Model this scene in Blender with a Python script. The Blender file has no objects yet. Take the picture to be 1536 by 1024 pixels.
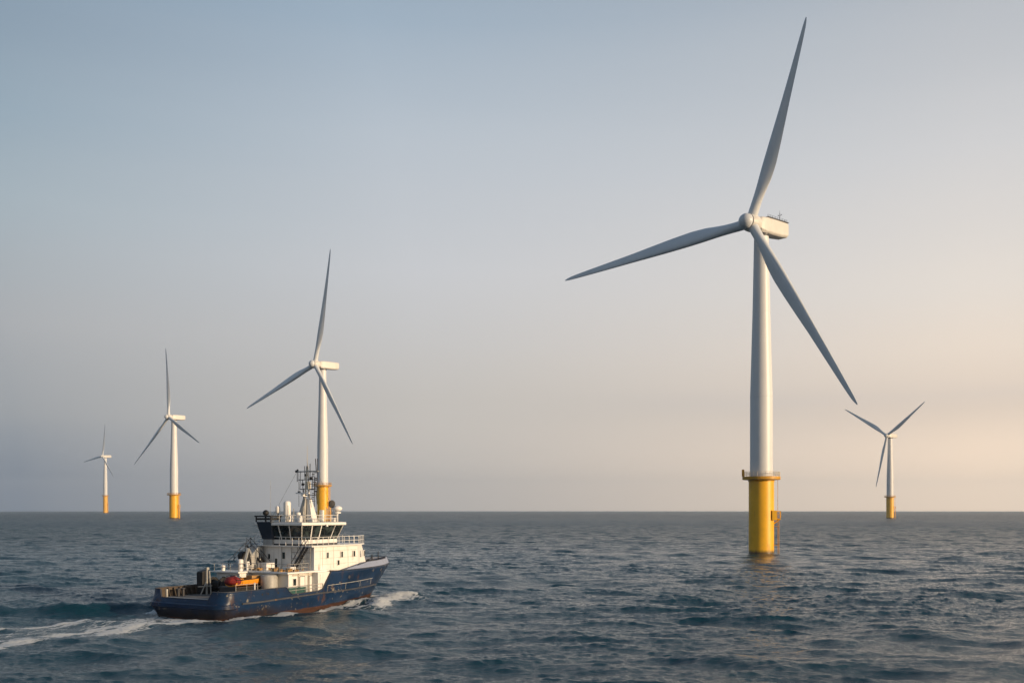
import bpy, math, random
import numpy as np
from mathutils import Vector, Matrix
R = math.radians
SC = bpy.context.scene

# ---------------------------------------------------------------- camera
CAM_H = 11.93
cam = bpy.data.cameras.new("camera"); camo = bpy.data.objects.new("camera", cam)
SC.collection.objects.link(camo); SC.camera = camo
camo.location = (0, 0, CAM_H); camo.rotation_euler = (R(90), 0, 0)
cam.sensor_width = 36; cam.lens = 36 * 1500 / 1536
cam.shift_y = (765 - 512) / 1536
cam.clip_start = 0.5; cam.clip_end = 60000

# ---------------------------------------------------------------- sun, sky, exposure
SUN_AZ, SUN_EL = 118.0, 10.0
sv = Vector((math.sin(R(SUN_AZ)) * math.cos(R(SUN_EL)), math.cos(R(SUN_AZ)) * math.cos(R(SUN_EL)), math.sin(R(SUN_EL))))
sun = bpy.data.lights.new("sun", 'SUN'); suno = bpy.data.objects.new("sun", sun)
SC.collection.objects.link(suno)
sun.energy = 4.8; sun.angle = R(0.6); sun.color = (1.0, 0.74, 0.47)
suno.rotation_euler = sv.to_track_quat('Z', 'Y').to_euler(); suno.location = (80, -40, 60)
SC.view_settings.view_transform = 'Standard'; SC.view_settings.look = 'None'
SC.view_settings.exposure = 0.08; SC.view_settings.gamma = 1.0
SC.cycles.use_denoising = True
SC.cycles.denoising_prefilter = 'ACCURATE'; SC.cycles.denoising_quality = 'HIGH'
SC.cycles.max_bounces = 6; SC.cycles.volume_bounces = 1
SC.cycles.sample_clamp_indirect = 4.0

def lin(c):
    return tuple((v / 255 / 12.92) if v / 255 <= .04045 else ((v / 255 + .055) / 1.055) ** 2.4 for v in c) + (1.0,)

W = bpy.data.worlds.new("World"); SC.world = W; W.use_nodes = True
nt = W.node_tree; nt.nodes.clear(); N = nt.nodes.new; LK = nt.links.new
def wmath(op, a, b=None):
    n = N('ShaderNodeMath'); n.operation = op
    for i, v in enumerate((a, b)):
        if v is None: continue
        if isinstance(v, (int, float)): n.inputs[i].default_value = v
        else: LK(v, n.inputs[i])
    return n.outputs[0]
tc = N('ShaderNodeTexCoord'); sep = N('ShaderNodeSeparateXYZ'); LK(tc.outputs['Generated'], sep.inputs[0])
az = wmath('ADD', wmath('MULTIPLY', sep.outputs[0], math.sin(R(SUN_AZ))), wmath('MULTIPLY', sep.outputs[1], math.cos(R(SUN_AZ))))
# soft streaky unevenness of the haze layers
mp = N('ShaderNodeMapping'); mp.inputs['Scale'].default_value = (1.3, 1.3, 16); LK(tc.outputs['Generated'], mp.inputs[0])
nz = N('ShaderNodeTexNoise'); nz.inputs['Scale'].default_value = 1.6; nz.inputs['Detail'].default_value = 3; LK(mp.outputs[0], nz.inputs[0])
zz = wmath('ADD', wmath('MAXIMUM', sep.outputs[2], 0.0), wmath('MULTIPLY', wmath('SUBTRACT', nz.outputs[0], 0.5), 0.02))
def ramp(stops, rad=(1,)):
    r = N('ShaderNodeValToRGB'); r.color_ramp.interpolation = 'EASE'; e = r.color_ramp.elements
    while len(e) > 1: e.remove(e[0])
    for i, (p, c) in enumerate(stops):
        el = e[0] if i == 0 else e.new(p)
        el.position = p; el.color = tuple(min(1, v * rad[min(i, len(rad) - 1)] / 1.5) for v in lin(c)[:3]) + (1,)
    LK(zz, r.inputs[0]); return r.outputs[0]
SKYSTOPS = {}
SKYSTOPS['left'] = [(0.016, (131, 138, 147), (0.833, 0.968, 1.142)), (0.086, (156, 159, 162), (1.106, 1.109, 1.136)), (0.17, (168, 171, 174), (1.12, 1.101, 1.1)), (0.27, (163, 175, 183), (1.018, 1.058, 1.069)), (0.34, (150, 167, 180), (0.886, 0.969, 1.005)), (0.41, (138, 156, 172), (0.793, 0.864, 0.914))]
SKYSTOPS['centre'] = [(0.0167, (175, 171, 167), (1.68, 1.593, 1.508)), (0.11, (190, 186, 181), (1.243, 1.216, 1.198)), (0.23, (197, 198, 200), (1.148, 1.148, 1.16)), (0.353, (180, 189, 198), (1.131, 1.134, 1.138)), (0.44, (157, 173, 188), (1.091, 1.113, 1.128))]
SKYSTOPS['right'] = [(0.021, (221, 204, 186), (2.077, 1.883, 1.666)), (0.093, (217, 202, 187), (1.302, 1.254, 1.216)), (0.15, (226, 213, 199), (1.237, 1.205, 1.181)), (0.2, (222, 214, 205), (1.201, 1.187, 1.179)), (0.316, (203, 203, 204), (1.169, 1.158, 1.153)), (0.41, (184, 188, 193), (1.114, 1.113, 1.119))]
UP = [(.62, (112, 136, 162)), (1.0, (68, 92, 124))]
def band(key):
    st = []
    for (z, c, gn) in SKYSTOPS[key]: st.append((z, [v * q for v, q in zip(lin(c)[:3], gn)]))
    st.insert(0, (0.0, st[0][1])); st += [(z, list(lin(c)[:3])) for z, c in UP]
    r = N('ShaderNodeValToRGB'); r.color_ramp.interpolation = 'LINEAR'; e = r.color_ramp.elements
    while len(e) > 1: e.remove(e[0])
    for i, (p, c) in enumerate(st):
        el = e[0] if i == 0 else e.new(p)
        el.position = p; el.color = tuple(min(1, v / 1.5) for v in c) + (1,)
    LK(zz, r.inputs[0]); return r.outputs[0]
COOL, MID, WARM = band('left'), band('centre'), band('right')
SUNW = ramp([(0.0, (250, 214, 172)), (.1, (252, 222, 182)), (.25, (250, 232, 206)), (.45, (220, 218, 216)), (.7, (130, 144, 166)), (1, (68, 92, 124))], (1.4, 1.35, 1.25, 1.1, 1.0))
def mixc(f, a, b):
    m = N('ShaderNodeMix'); m.data_type = 'RGBA'
    if isinstance(f, (int, float)): m.inputs[0].default_value = f
    else: LK(f, m.inputs[0])
    LK(a, m.inputs[6]); LK(b, m.inputs[7]); return m.outputs[2]
def mrange(v, a, b, sm=True):
    m = N('ShaderNodeMapRange'); m.interpolation_type = 'SMOOTHSTEP' if sm else 'LINEAR'
    LK(v, m.inputs[0]); m.inputs[1].default_value = a; m.inputs[2].default_value = b; return m.outputs[0]
grad0 = mixc(mrange(az, 0.06, 1.0), mixc(wmath('POWER', mrange(az, -0.54, -0.056, False), 1.15), mixc(wmath('POWER', mrange(az, -0.81, -0.54, False), 0.75), COOL, MID), WARM), SUNW)
# unseen sky behind the viewer darkened and blued, added to dim shaded faces
# thin grey cloud bank low on the right
cb = wmath('POWER', 2.718, wmath('MULTIPLY', wmath('POWER', wmath('DIVIDE', wmath('SUBTRACT', zz, 0.107), 0.0105), 2.0), -1.0))
cb = wmath('MULTIPLY', wmath('MULTIPLY', cb, mrange(az, -0.50, -0.25)), wmath('MULTIPLY', mrange(nz.outputs[0], 0.25, 0.6), 0.14))
gc = N('ShaderNodeRGB'); gc.outputs[0].default_value = (.33, .33, .36, 1)
grad0 = mixc(cb, grad0, gc.outputs[0])
bkc = N('ShaderNodeRGB'); bkc.outputs[0].default_value = (.10, .145, .20, 1)
grad = mixc(wmath('MULTIPLY', mrange(wmath('MULTIPLY', sep.outputs[1], -1.0), -0.25, 0.5), 0.72), grad0, bkc.outputs[0])
sky = N('ShaderNodeTexSky'); sky.sky_type = 'NISHITA'; sky.sun_disc = False
sky.sun_elevation = R(SUN_EL); sky.sun_rotation = R(SUN_AZ); sky.dust_density = 3.0; sky.air_density = 1.0
bgA = N('ShaderNodeBackground'); LK(grad, bgA.inputs[0]); bgA.inputs[1].default_value = 1.5
bgB = N('ShaderNodeBackground'); LK(sky.outputs[0], bgB.inputs[0]); bgB.inputs[1].default_value = 0.06
mx = N('ShaderNodeMixShader'); mx.inputs[0].default_value = 0.12
LK(bgA.outputs[0], mx.inputs[1]); LK(bgB.outputs[0], mx.inputs[2])
wo = N('ShaderNodeOutputWorld'); LK(mx.outputs[0], wo.inputs[0])

# ---------------------------------------------------------------- helpers
def tag(o, label=None, cat=None, group=None, kind=None):
    for k, v in (('label', label), ('category', cat), ('group', group), ('kind', kind)):
        if v: o[k] = v
    return o
def empty(name, loc=(0, 0, 0), rz=0.0):
    o = bpy.data.objects.new(name, None); SC.collection.objects.link(o)
    o.location = loc; o.rotation_euler = (0, 0, rz); o.empty_display_size = .5
    return o

class MB:
    def __init__(s): s.v = []; s.f = []
    def add(s, vs, fs):
        b = len(s.v); s.v += [tuple(p) for p in vs]; s.f += [tuple(i + b for i in f) for f in fs]; return s
    def box(s, x0, x1, y0, y1, z0, z1):
        return s.add([(x0, y0, z0), (x1, y0, z0), (x1, y1, z0), (x0, y1, z0), (x0, y0, z1), (x1, y0, z1), (x1, y1, z1), (x0, y1, z1)],
                     [(0, 3, 2, 1), (4, 5, 6, 7), (0, 1, 5, 4), (1, 2, 6, 5), (2, 3, 7, 6), (3, 0, 4, 7)])
    def prism(s, lo, hi):   # two matching rings, counter-clockwise seen from above
        n = len(lo)
        return s.add(list(lo) + list(hi), [tuple(range(n - 1, -1, -1)), tuple(range(n, 2 * n))] + [(i, (i + 1) % n, n + (i + 1) % n, n + i) for i in range(n)])
    def loft(s, rings, cap=True, closed=True):
        n = len(rings[0]); vs = [p for r in rings for p in r]; fs = []
        for k in range(len(rings) - 1):
            for i in range(n if closed else n - 1):
                j = (i + 1) % n; fs.append((k * n + i, k * n + j, (k + 1) * n + j, (k + 1) * n + i))
        if cap: fs += [tuple(range(n - 1, -1, -1)), tuple((len(rings) - 1) * n + i for i in range(n))]
        return s.add(vs, fs)
    def tube(s, a, b, r, n=6, r2=None):
        a, b = Vector(a), Vector(b); d = (b - a)
        if d.length < 1e-6: return s
        q = d.to_track_quat('Z', 'Y'); r2 = r if r2 is None else r2
        ring = lambda c, rr: [tuple(c + q @ Vector((rr * math.cos(2 * math.pi * i / n), rr * math.sin(2 * math.pi * i / n), 0))) for i in range(n)]
        return s.loft([ring(a, r), ring(b, r2)])
    def path(s, pts, r, n=6):
        for a, b in zip(pts[:-1], pts[1:]): s.tube(a, b, r, n)
        return s
    def bar(s, a, b, w, h):    # rectangular bar between two points
        a, b = Vector(a), Vector(b); q = (b - a).to_track_quat('Z', 'Y')
        ring = lambda c: [tuple(c + q @ Vector((x, y, 0))) for x, y in ((-w / 2, -h / 2), (w / 2, -h / 2), (w / 2, h / 2), (-w / 2, h / 2))]
        return s.loft([ring(a), ring(b)])
    def lathe(s, prof, n=24, c=(0, 0, 0), axis='z'):
        rings = []
        for r, z in prof:
            ring = []
            for i in range(n):
                t = 2 * math.pi * i / n; x, y = r * math.cos(t), r * math.sin(t)
                ring.append((c[0] + x, c[1] + y, c[2] + z) if axis == 'z' else (c[0] + x, c[1] - z, c[2] + y))
            rings.append(ring)
        return s.loft(rings)
    def ball(s, c, r, n=16, m=10, sz=1.0):
        return s.lathe([(max(r * math.sin(math.pi * k / m), 1e-3), -r * sz * math.cos(math.pi * k / m)) for k in range(m + 1)], n, c)
    def build(s, name, mat, parent=None, bevel=0, smooth=False, auto=None):
        me = bpy.data.meshes.new(name); me.from_pydata(s.v, [], s.f); me.update()
        o = bpy.data.objects.new(name, me); SC.collection.objects.link(o)
        if mat: me.materials.append(mat)
        if parent: o.parent = parent
        if smooth or auto: me.polygons.foreach_set('use_smooth', [True] * len(me.polygons))
        if auto: me.set_sharp_from_angle(angle=R(auto))
        if bevel:
            b = o.modifiers.new('bevel', 'BEVEL'); b.width = bevel; b.segments = 2; b.limit_method = 'ANGLE'; b.angle_limit = R(40)
        return o

# ---------------------------------------------------------------- materials
def newmat(name):
    m = bpy.data.materials.new(name); m.use_nodes = True; t = m.node_tree
    return m, t, t.nodes['Principled BSDF']
class NG:
    def __init__(s, t): s.t = t
    def n(s, typ, **kw):
        o = s.t.nodes.new(typ)
        for k, v in kw.items(): setattr(o, k, v)
        return o
    def put(s, sock, v):
        if isinstance(v, (int, float)): sock.default_value = v
        elif isinstance(v, tuple): sock.default_value = v
        else: s.t.links.new(v, sock)
    def math(s, op, a, b=0.0, c=None, clamp=False):
        o = s.n('ShaderNodeMath', operation=op, use_clamp=clamp); s.put(o.inputs[0], a); s.put(o.inputs[1], b)
        if c is not None: s.put(o.inputs[2], c)
        return o.outputs[0]
    def mix(s, f, a, b):
        o = s.n('ShaderNodeMix', data_type='RGBA'); s.put(o.inputs[0], f); s.put(o.inputs[6], a); s.put(o.inputs[7], b); return o.outputs[2]
    def coord(s, scale=(1, 1, 1), kind='Object'):
        c = s.n('ShaderNodeTexCoord'); m = s.n('ShaderNodeMapping'); m.inputs['Scale'].default_value = scale
        s.t.links.new(c.outputs[kind], m.inputs[0]); return m.outputs[0]
    def noise(s, vec, scale, detail=4, rough=.55, dist=0):
        o = s.n('ShaderNodeTexNoise'); s.put(o.inputs['Vector'], vec)
        for k, v in (('Scale', scale), ('Detail', detail), ('Roughness', rough), ('Distortion', dist)): o.inputs[k].default_value = v
        return o.outputs[0]
    def rng(s, v, a, b, lo=0.0, hi=1.0, sm=True):
        o = s.n('ShaderNodeMapRange', interpolation_type='SMOOTHSTEP' if sm else 'LINEAR'); s.put(o.inputs[0], v)
        for i, x in enumerate((a, b, lo, hi)): o.inputs[i + 1].default_value = x
        return o.outputs[0]
def paint(name, col, rough=.45, vary=.12, rust=0.0, rust_col=(.16, .06, .02, 1), dirt=0.0, scale=1.0, metal=0.0, coat=0.0):
    m, t, p = newmat(name); g = NG(t)
    c1 = tuple(list(col) + [1]); c2 = tuple([v * (1 - vary) for v in col] + [1])
    f = g.rng(g.noise(g.coord(), .9 * scale, 5, .6), .35, .68)
    c = g.mix(f, c1, c2)
    if dirt:
        st = g.noise(g.coord((1.6 * scale, 1.6 * scale, .16 * scale)), 2.2, 6, .7)
        c = g.mix(g.rng(st, .5, .78, 0, dirt), c, (.11, .09, .07, 1))
    if rust:
        a = g.noise(g.coord((1.5 * scale, 1.5 * scale, .22 * scale)), 1.7, 7, .72)
        b = g.noise(g.coord(), .55 * scale, 3, .5)
        rf = g.rng(g.math('MULTIPLY', a, g.math('ADD', b, .45)), .58, .70, 0, rust)
        c = g.mix(rf, c, rust_col)
        g.put(p.inputs['Roughness'], g.math('ADD', g.math('MULTIPLY', rf, .35), rough))
    else: p.inputs['Roughness'].default_value = rough
    g.put(p.inputs['Base Color'], c)
    p.inputs['Metallic'].default_value = metal
    if coat: p.inputs['Coat Weight'].default_value = coat; p.inputs['Coat Roughness'].default_value = .15
    bm = g.n('ShaderNodeBump'); bm.inputs['Strength'].default_value = .15; bm.inputs['Distance'].default_value = .03
    g.put(bm.inputs['Height'], g.noise(g.coord(), 3 * scale, 4)); t.links.new(bm.outputs[0], p.inputs['Normal'])
    return m
M = {}
M['tower'] = paint('tower_white_paint', (.66, .67, .68), .42, .03, dirt=.05, scale=.25)
M['blade'] = paint('blade_gelcoat', (.64, .67, .70), .36, .08, dirt=.08, scale=.15)
M['nacelle'] = paint('nacelle_white', (.66, .64, .60), .45, .08, dirt=.22, scale=.5)
M['yellow'] = paint('transition_yellow', (.88, .46, .006), .42, .12, rust=.35, dirt=.10, scale=.35, rust_col=(.3, .11, .01, 1))
M['yellow_rust'] = paint('platform_yellow_worn', (.62, .31, .012), .5, .3, rust=.8, dirt=.5, scale=.8)
M['rail_grey'] = paint('galvanised_rail', (.62, .56, .46), .5, .1)
M['dark'] = paint('dark_steel', (.03, .03, .035), .5, .2)
M['black'] = paint('black_rubber', (.012, .012, .014), .6, .3)
M['white'] = paint('ship_white_paint', (.82, .80, .76), .42, .07, rust=.55, dirt=.35, scale=.7)
M['white_clean'] = paint('white_trim_paint', (.84, .82, .78), .4, .06, dirt=.15, scale=1)
M['grey'] = paint('ship_grey_paint', (.34, .35, .35), .5, .2, rust=.5, dirt=.4)
M['deck'] = paint('deck_paint', (.17, .16, .15), .7, .35, rust=.8, dirt=.5)
M['brown'] = paint('bulwark_inner_paint', (.085, .062, .042), .6, .4, rust=.5, dirt=.5)
M['bluegrey'] = paint('bow_bulwark_sky_lit', (.25, .29, .40), .35, .1, rust=.3, dirt=.2)  # pale tone paints in the sky light caught by the inward lean
M['strake'] = paint('rubbing_strake_worn', (.05, .055, .07), .6, .4, rust=1.0, dirt=.4, rust_col=(.22, .11, .045, 1))
M['orange'] = paint('workboat_orange', (.85, .33, .02), .35, .1, dirt=.2)
M['red'] = paint('red_canvas', (.24, .014, .012), .8, .35)
M['teal'] = paint('green_net_panel', (.02, .10, .09), .7, .5)
M['galv'] = paint('galvanised_gear', (.42, .41, .38), .45, .3, rust=.7, dirt=.5)
M['mast'] = paint('mast_paint', (.58, .52, .42), .5, .15, rust=.7, dirt=.4)
M['bluedoor'] = paint('blue_container_paint', (.05, .13, .26), .5, .2, rust=.3)
M['ochre'] = paint('ochre_gear', (.42, .24, .08), .6, .4, rust=.6)
m, t, p = newmat('dark_window_glass'); M['glass'] = m
p.inputs['Base Color'].default_value = (.012, .018, .022, 1); p.inputs['Roughness'].default_value = .06; p.inputs['IOR'].default_value = 1.5
g = NG(t); g.put(p.inputs['Base Color'], g.mix(g.rng(g.noise(g.coord(), 1.1, 2), .45, .6), (.01, .014, .016, 1), (.035, .05, .05, 1)))

# monopile: yellow with dark marine growth just above the water (object z in metres)
def pile_mat():
    m = paint('monopile_yellow', (.88, .46, .006), .42, .12, rust=.3, dirt=.10, scale=.35, rust_col=(.3, .11, .01, 1)); t = m.node_tree; g = NG(t); p = t.nodes['Principled BSDF']
    src = p.inputs['Base Color'].links[0].from_socket
    c = g.n('ShaderNodeTexCoord'); s = g.n('ShaderNodeSeparateXYZ'); t.links.new(c.outputs['Object'], s.inputs[0])
    zz = g.math('ADD', s.outputs[2], g.math('MULTIPLY', g.noise(g.coord((1, 1, .3)), 1.3, 5), -.9))
    f = g.rng(zz, -.05, 1.15, 1, 0)
    g.put(p.inputs['Base Color'], g.mix(g.math('MULTIPLY', f, .93), src, (.035, .028, .016, 1)))
    return m
M['pile'] = pile_mat()

# hull: navy topsides, rust-brown boot topping, scuffs and rust runs
def hull_mat():
    m, t, p = newmat('hull_navy_paint'); g = NG(t)
    c = g.n('ShaderNodeTexCoord'); s = g.n('ShaderNodeSeparateXYZ'); t.links.new(c.outputs['Object'], s.inputs[0])
    base = g.mix(g.rng(g.noise(g.coord(), .35, 6, .65), .3, .7), (.003, .016, .047, 1), (.008, .031, .086, 1))
    a = g.noise(g.coord((1.1, 1.1, .2)), 1.5, 8, .75); b = g.noise(g.coord((.5, .5, .9)), .8, 3)
    runs = g.rng(g.math('MULTIPLY', a, g.math('ADD', b, .5)), .57, .72, 0, .6)
    col = g.mix(runs, base, (.085, .04, .02, 1))
    sc = g.noise(g.coord((.8, .8, .5)), 2.6, 6, .7); sb = g.noise(g.coord((.3, .3, .5)), .9, 2)
    scuff = g.rng(g.math('MULTIPLY', sc, g.math('ADD', sb, .5)), .645, .70, 0, .75)
    col = g.mix(scuff, col, (.30, .27, .21, 1))
    # dark brown low on the stern quarters, fading out upward and forward
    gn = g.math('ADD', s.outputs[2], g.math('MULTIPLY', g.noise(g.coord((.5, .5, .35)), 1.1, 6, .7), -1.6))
    aft_brown = g.math('MULTIPLY', g.rng(gn, -.5, .6, 1, 0), g.rng(s.outputs[0], 4, 14, .85, .0))
    col = g.mix(aft_brown, col, (.022, .014, .010, 1))
    # plating seams
    wob = g.math('ADD', s.outputs[2], g.math('MULTIPLY', g.math('SUBTRACT', g.noise(g.coord((.4, .4, .4)), 1.2, 4), .5), .35))
    # boot topping grows forward, where the forefoot lifts
    lim = g.math('ADD', g.math('MULTIPLY', g.rng(s.outputs[0], 3.0, 24.0, 0, 1, False), .62), .0)
    boot = g.rng(g.math('SUBTRACT', wob, lim), -.07, .07, 1, 0)
    rb = g.mix(g.rng(g.noise(g.coord((.4, .4, 2.5)), 1.5, 6, .7), .35, .65), (.075, .030, .017, 1), (.032, .016, .011, 1))
    col = g.mix(boot, col, rb)
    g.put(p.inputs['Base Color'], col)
    g.put(p.inputs['Roughness'], g.math('ADD', g.math('MULTIPLY', g.math('MAXIMUM', runs, boot), .3), .36))
    p.inputs['Specular IOR Level'].default_value = .28
    bm = g.n('ShaderNodeBump'); bm.inputs['Strength'].default_value = .5; bm.inputs['Distance'].default_value = .06
    g.put(bm.inputs['Height'], g.noise(g.coord((.55, .55, .8)), 1.0, 3)); t.links.new(bm.outputs[0], p.inputs['Normal'])
    return m
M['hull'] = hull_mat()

# ---------------------------------------------------------------- ship frame
SHIP_O = (-36.1, 111.6); HD = math.atan2(.857, .515)
hd = np.array([math.cos(HD), math.sin(HD)]); pt = np.array([-math.sin(HD), math.cos(HD)])

# ---------------------------------------------------------------- sea
def ocean_tile(n, L, seed, wind, amp, lmin, lmax, kp_len, spread=2.0, chop=1.0, fall=3.7):
    rg = np.random.default_rng(seed)
    k1 = np.fft.fftfreq(n, 1 / n) * 2 * np.pi / L
    KX, KY = np.meshgrid(k1, k1, indexing='ij'); K = np.hypot(KX, KY); K[0, 0] = 1e9
    kp = 2 * np.pi / kp_len
    cosw = (KX * wind[0] + KY * wind[1]) / K
    S = np.exp(-1.25 * (kp / K) ** 2) / K ** fall * (np.abs(cosw) ** spread + .04)
    S[(K < 2 * np.pi / lmax) | (K > 2 * np.pi / lmin)] = 0
    A = np.sqrt(S) * (rg.normal(size=(n, n)) + 1j * rg.normal(size=(n, n)))
    h = np.fft.ifft2(A); sc = amp / h.real.std()
    K[0, 0] = 1
    dx = np.fft.ifft2(1j * KX / K * A).real * sc * chop; dy = np.fft.ifft2(1j * KY / K * A).real * sc * chop
    return np.stack([h.real * sc, dx, dy]).astype(np.float32)
def sample(tile, L, x, y, rot):
    n = tile.shape[1]; c, s = math.cos(rot), math.sin(rot)
    u = ((x * c + y * s) / L * n) % n; v = ((-x * s + y * c) / L * n) % n
    i0 = u.astype(np.int32) % n; j0 = v.astype(np.int32) % n; fu = u - np.floor(u); fv = v - np.floor(v); i1 = (i0 + 1) % n; j1 = (j0 + 1) % n
    o = tile[:, i0, j0] * (1 - fu) * (1 - fv) + tile[:, i1, j0] * fu * (1 - fv) + tile[:, i0, j1] * (1 - fu) * fv + tile[:, i1, j1] * fu * fv
    return o[0], o[1] * c - o[2] * s, o[1] * s + o[2] * c
def sstep(a, b, x):
    t = np.clip((x - a) / (b - a), 0, 1); return t * t * (3 - 2 * t)
def seg_dist(u, v, pts):
    """distance to a polyline and the parameter (0..1) along it"""
    best = np.full(u.shape, 1e9); par = np.zeros(u.shape); P = np.array(pts, float)
    ln = np.hypot(*(P[1:] - P[:-1]).T); tot = ln.sum(); acc = 0
    for i in range(len(P) - 1):
        d = P[i + 1] - P[i]; t = np.clip(((u - P[i, 0]) * d[0] + (v - P[i, 1]) * d[1]) / (d @ d), 0, 1)
        q = np.hypot(u - P[i, 0] - t * d[0], v - P[i, 1] - t * d[1]); m = q < best
        best = np.where(m, q, best); par = np.where(m, (acc + t * ln[i]) / tot, par); acc += ln[i]
    return best, par

def hull_half(u, z):
    """half breadth of the hull at station u and height z"""
    zt = np.clip(z / 4.6, -0.4, 1.3)
    us = 31.6 + 4.3 * zt                                # raked stem
    mid = 11.5 + 3.0 * np.clip(zt, 0, 1)
    B = 5.75 + .3 * np.clip(z / 1.6, -1.5, 1)
    t = np.clip((u - mid) / (us - mid), 0, 1)
    pw = 2.0 + .75 * np.clip(zt, 0, 1)
    b = B * (1 - t ** pw) ** .92
    return b

def build_sea():
    rr = [0.0]; r = 2.0
    while r < 40: rr.append(r); r += .8 if r < 30 else .4
    while r < 14000:
        rr.append(r)
        r += (.16 + max(0, r - 60) * .0038) if r < 1100 else r * .009
    rr = np.array(rr + [14000.0]); fine = np.linspace(-R(35), R(35), 1450)
    coarse = np.linspace(R(35), 2 * math.pi - R(35), 420)[1:-1]
    aa = np.concatenate([fine, coarse]); nr, na = len(rr), len(aa)
    Rg, Ag = np.meshgrid(rr, aa, indexing='ij'); x = Rg * np.sin(Ag); y = Rg * np.cos(Ag)
    x = x.ravel(); y = y.ravel(); r_ = Rg.ravel()
    wind = np.array([-.16, -.98]); wind /= np.hypot(*wind)
    T1 = ocean_tile(1024, 211.0, 3, wind, .165, 2.0, 60, 14, 10, 1.0, 4.15)
    T2 = ocean_tile(512, 53.0, 5, wind, .037, .4, 3.4, 2.2, 5)
    a1 = sample(T1, 211.0, x, y, .0); a2 = sample(T2, 53.0, x, y, .13)
    # gusty patches modulate the small waves
    T3 = ocean_tile(256, 701.0, 9, wind, 1.0, 40, 400, 160, .2)
    gust = np.clip(1 + .35 * sample(T3, 701.0, x, y, .7)[0], .3, 1.8)
    T0 = ocean_tile(256, 307.0, 21, np.array([.55, -.83]), .13, 9, 120, 26, 8); a0_ = sample(T0, 307.0, x, y, 0)
    w1 = 1 - sstep(1800, 7000, r_); w2 = (1 - sstep(220, 600, r_)) * gust
    dens = np.where(np.abs((Ag.ravel() + math.pi) % (2 * math.pi) - math.pi) > R(36), 0.0, 1.0); w2 = w2 * dens
    dX, dY = x - SHIP_O[0], y - SHIP_O[1]
    u = dX * hd[0] + dY * hd[1]; v = dX * pt[0] + dY * pt[1]
    near = (np.hypot(u - 5, v) < 95)
    lu, lv, lr = u[near], v[near], None
    # wake flattening of the chop behind the stern
    wk = (1 - sstep(2.5, 8.0, np.abs(lv - .0 * lu))) * (1 - sstep(-1, 3, lu)) * sstep(-75, -20, lu)
    add = np.zeros(lu.shape); foam = np.zeros(lu.shape)
    def ridge(pts, amp, wid, foam_amp=0.0, fw=1.0, a0=.15, a1=.85):
        a0 = max(a0, .004)
        nonlocal add, foam
        d, p_ = seg_dist(lu, lv, pts); e = sstep(0, a0, p_) * (1 - sstep(a1, 1, p_))
        add += amp * e * np.exp(-(d / wid) ** 2); foam = np.maximum(foam, foam_amp * e * np.exp(-(d / fw) ** 2))
    for sgn in (-1, 1):
        # bow wave thrown off the stem
        ridge([(37.5, -5.2), (35.2, -4.3), (32.5, -3.2), (29, -5.2), (24, -8.2), (17, -11.6), (10, -14)] if sgn < 0 else
              [(34, .8), (31, 3.2), (26, 7), (19, 10.5), (11, 13.5)], .42, 1.4, .80, 2.1, .08, .45)
        ridge([(33, sgn * .4), (29, sgn * 3.4), (24, sgn * 5.6), (16, sgn * 6.9), (6, sgn * 7.2), (-1, sgn * 6.8)], .03, 1.0, .68, 1.3, .04, .95)
        ridge([(26, sgn * 8.2), (17, sgn * 10.0), (8, sgn * 10.6)], .22, 1.3, .50, 1.5, .3, .7)
    # diverging crests on the far (port) and near side
    ridge([(9, 8), (3, 9.4), (-3, 16), (-8, 23.5), (-14, 32), (-20, 42)], 1.0, 1.5, 0, 1, .1, .7)
    ridge([(0, 8.0), (-8, 15), (-16, 24), (-26, 36)], -.35, 1.9, 0, 1, .1, .8)
    ridge([(2, -8.5), (-6, -13), (-16, -19)], .42, 1.5, .0, 1.0, .1, .6)
    ridge([(18, -13), (8, -17), (-4, -22), (-14, -27)], .38, 1.6, .12, .8, .1, .7)
    for o_, a_ in ((0, .30), (5, .26), (10, .24), (15.5, .2)):
        ridge([(14 - o_, -11.5 - o_ * .2), (4 - o_, -16 - o_ * .2), (-6 - o_, -21.5 - o_ * .2), (-14 - o_, -26)], a_, .9, .0, .8, .15, .7)
    # foam streaks along both edges of the wake
    ridge([(2, -6.4), (-3, -3.6), (-9, -3.0), (-17, -4.1), (-26, -5.2), (-45, -7.6)], .08, 1.2, .74, 1.5, .0, .8)
    ridge([(-2, -4.8), (-8, -1.5), (-16, -1.4), (-26, -1.8), (-45, -2)], .04, 1, .58, 1.3, .05, .5)
    ridge([(-6, 4.2), (-11.8, 4.7), (-15, 5.9), (-19, 5.7), (-27, 6.4), (-45, 8)], .12, .8, .80, .8, .1, .8)
    ridge([(-3, 3.0), (-9, 2.8), (-14, 3.8), (-22, 4.2)], .03, .7, .50, .8, .05, .7)
    # boiling water right behind the transom
    boil = np.exp(-((lu + 2.6) / 2.4) ** 2 - (lv / 5.5) ** 4); foam = np.maximum(foam, .72 * boil)
    foam = np.maximum(foam, .64 * np.exp(-((lu - 32.0) / 5.5) ** 2 - ((lv + 4.8) / 3.4) ** 2))
    foam = np.maximum(foam, .47 * wk * np.exp(lu.clip(-90, 0) / 40) ** 1)
    z = (a1[0] + a0_[0]) * w1 + a2[0] * w2; dx = (a1[1] + a0_[1]) * w1 + a2[1] * w2; dy = (a1[2] + a0_[2]) * w1 + a2[2] * w2
    damp = np.ones(x.shape); damp[near] = 1 - .35 * wk
    ins = np.zeros(x.shape, bool)
    hb = hull_half(np.clip(lu, 0, 35), np.zeros(lu.shape)); inside = (lu > -.2) & (lu < 31.5) & (np.abs(lv) < hb - .25)
    z *= damp; z[near] += add
    zn = z[near]; zn[inside] = np.minimum(zn[inside], -.15); z[near] = zn
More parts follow.
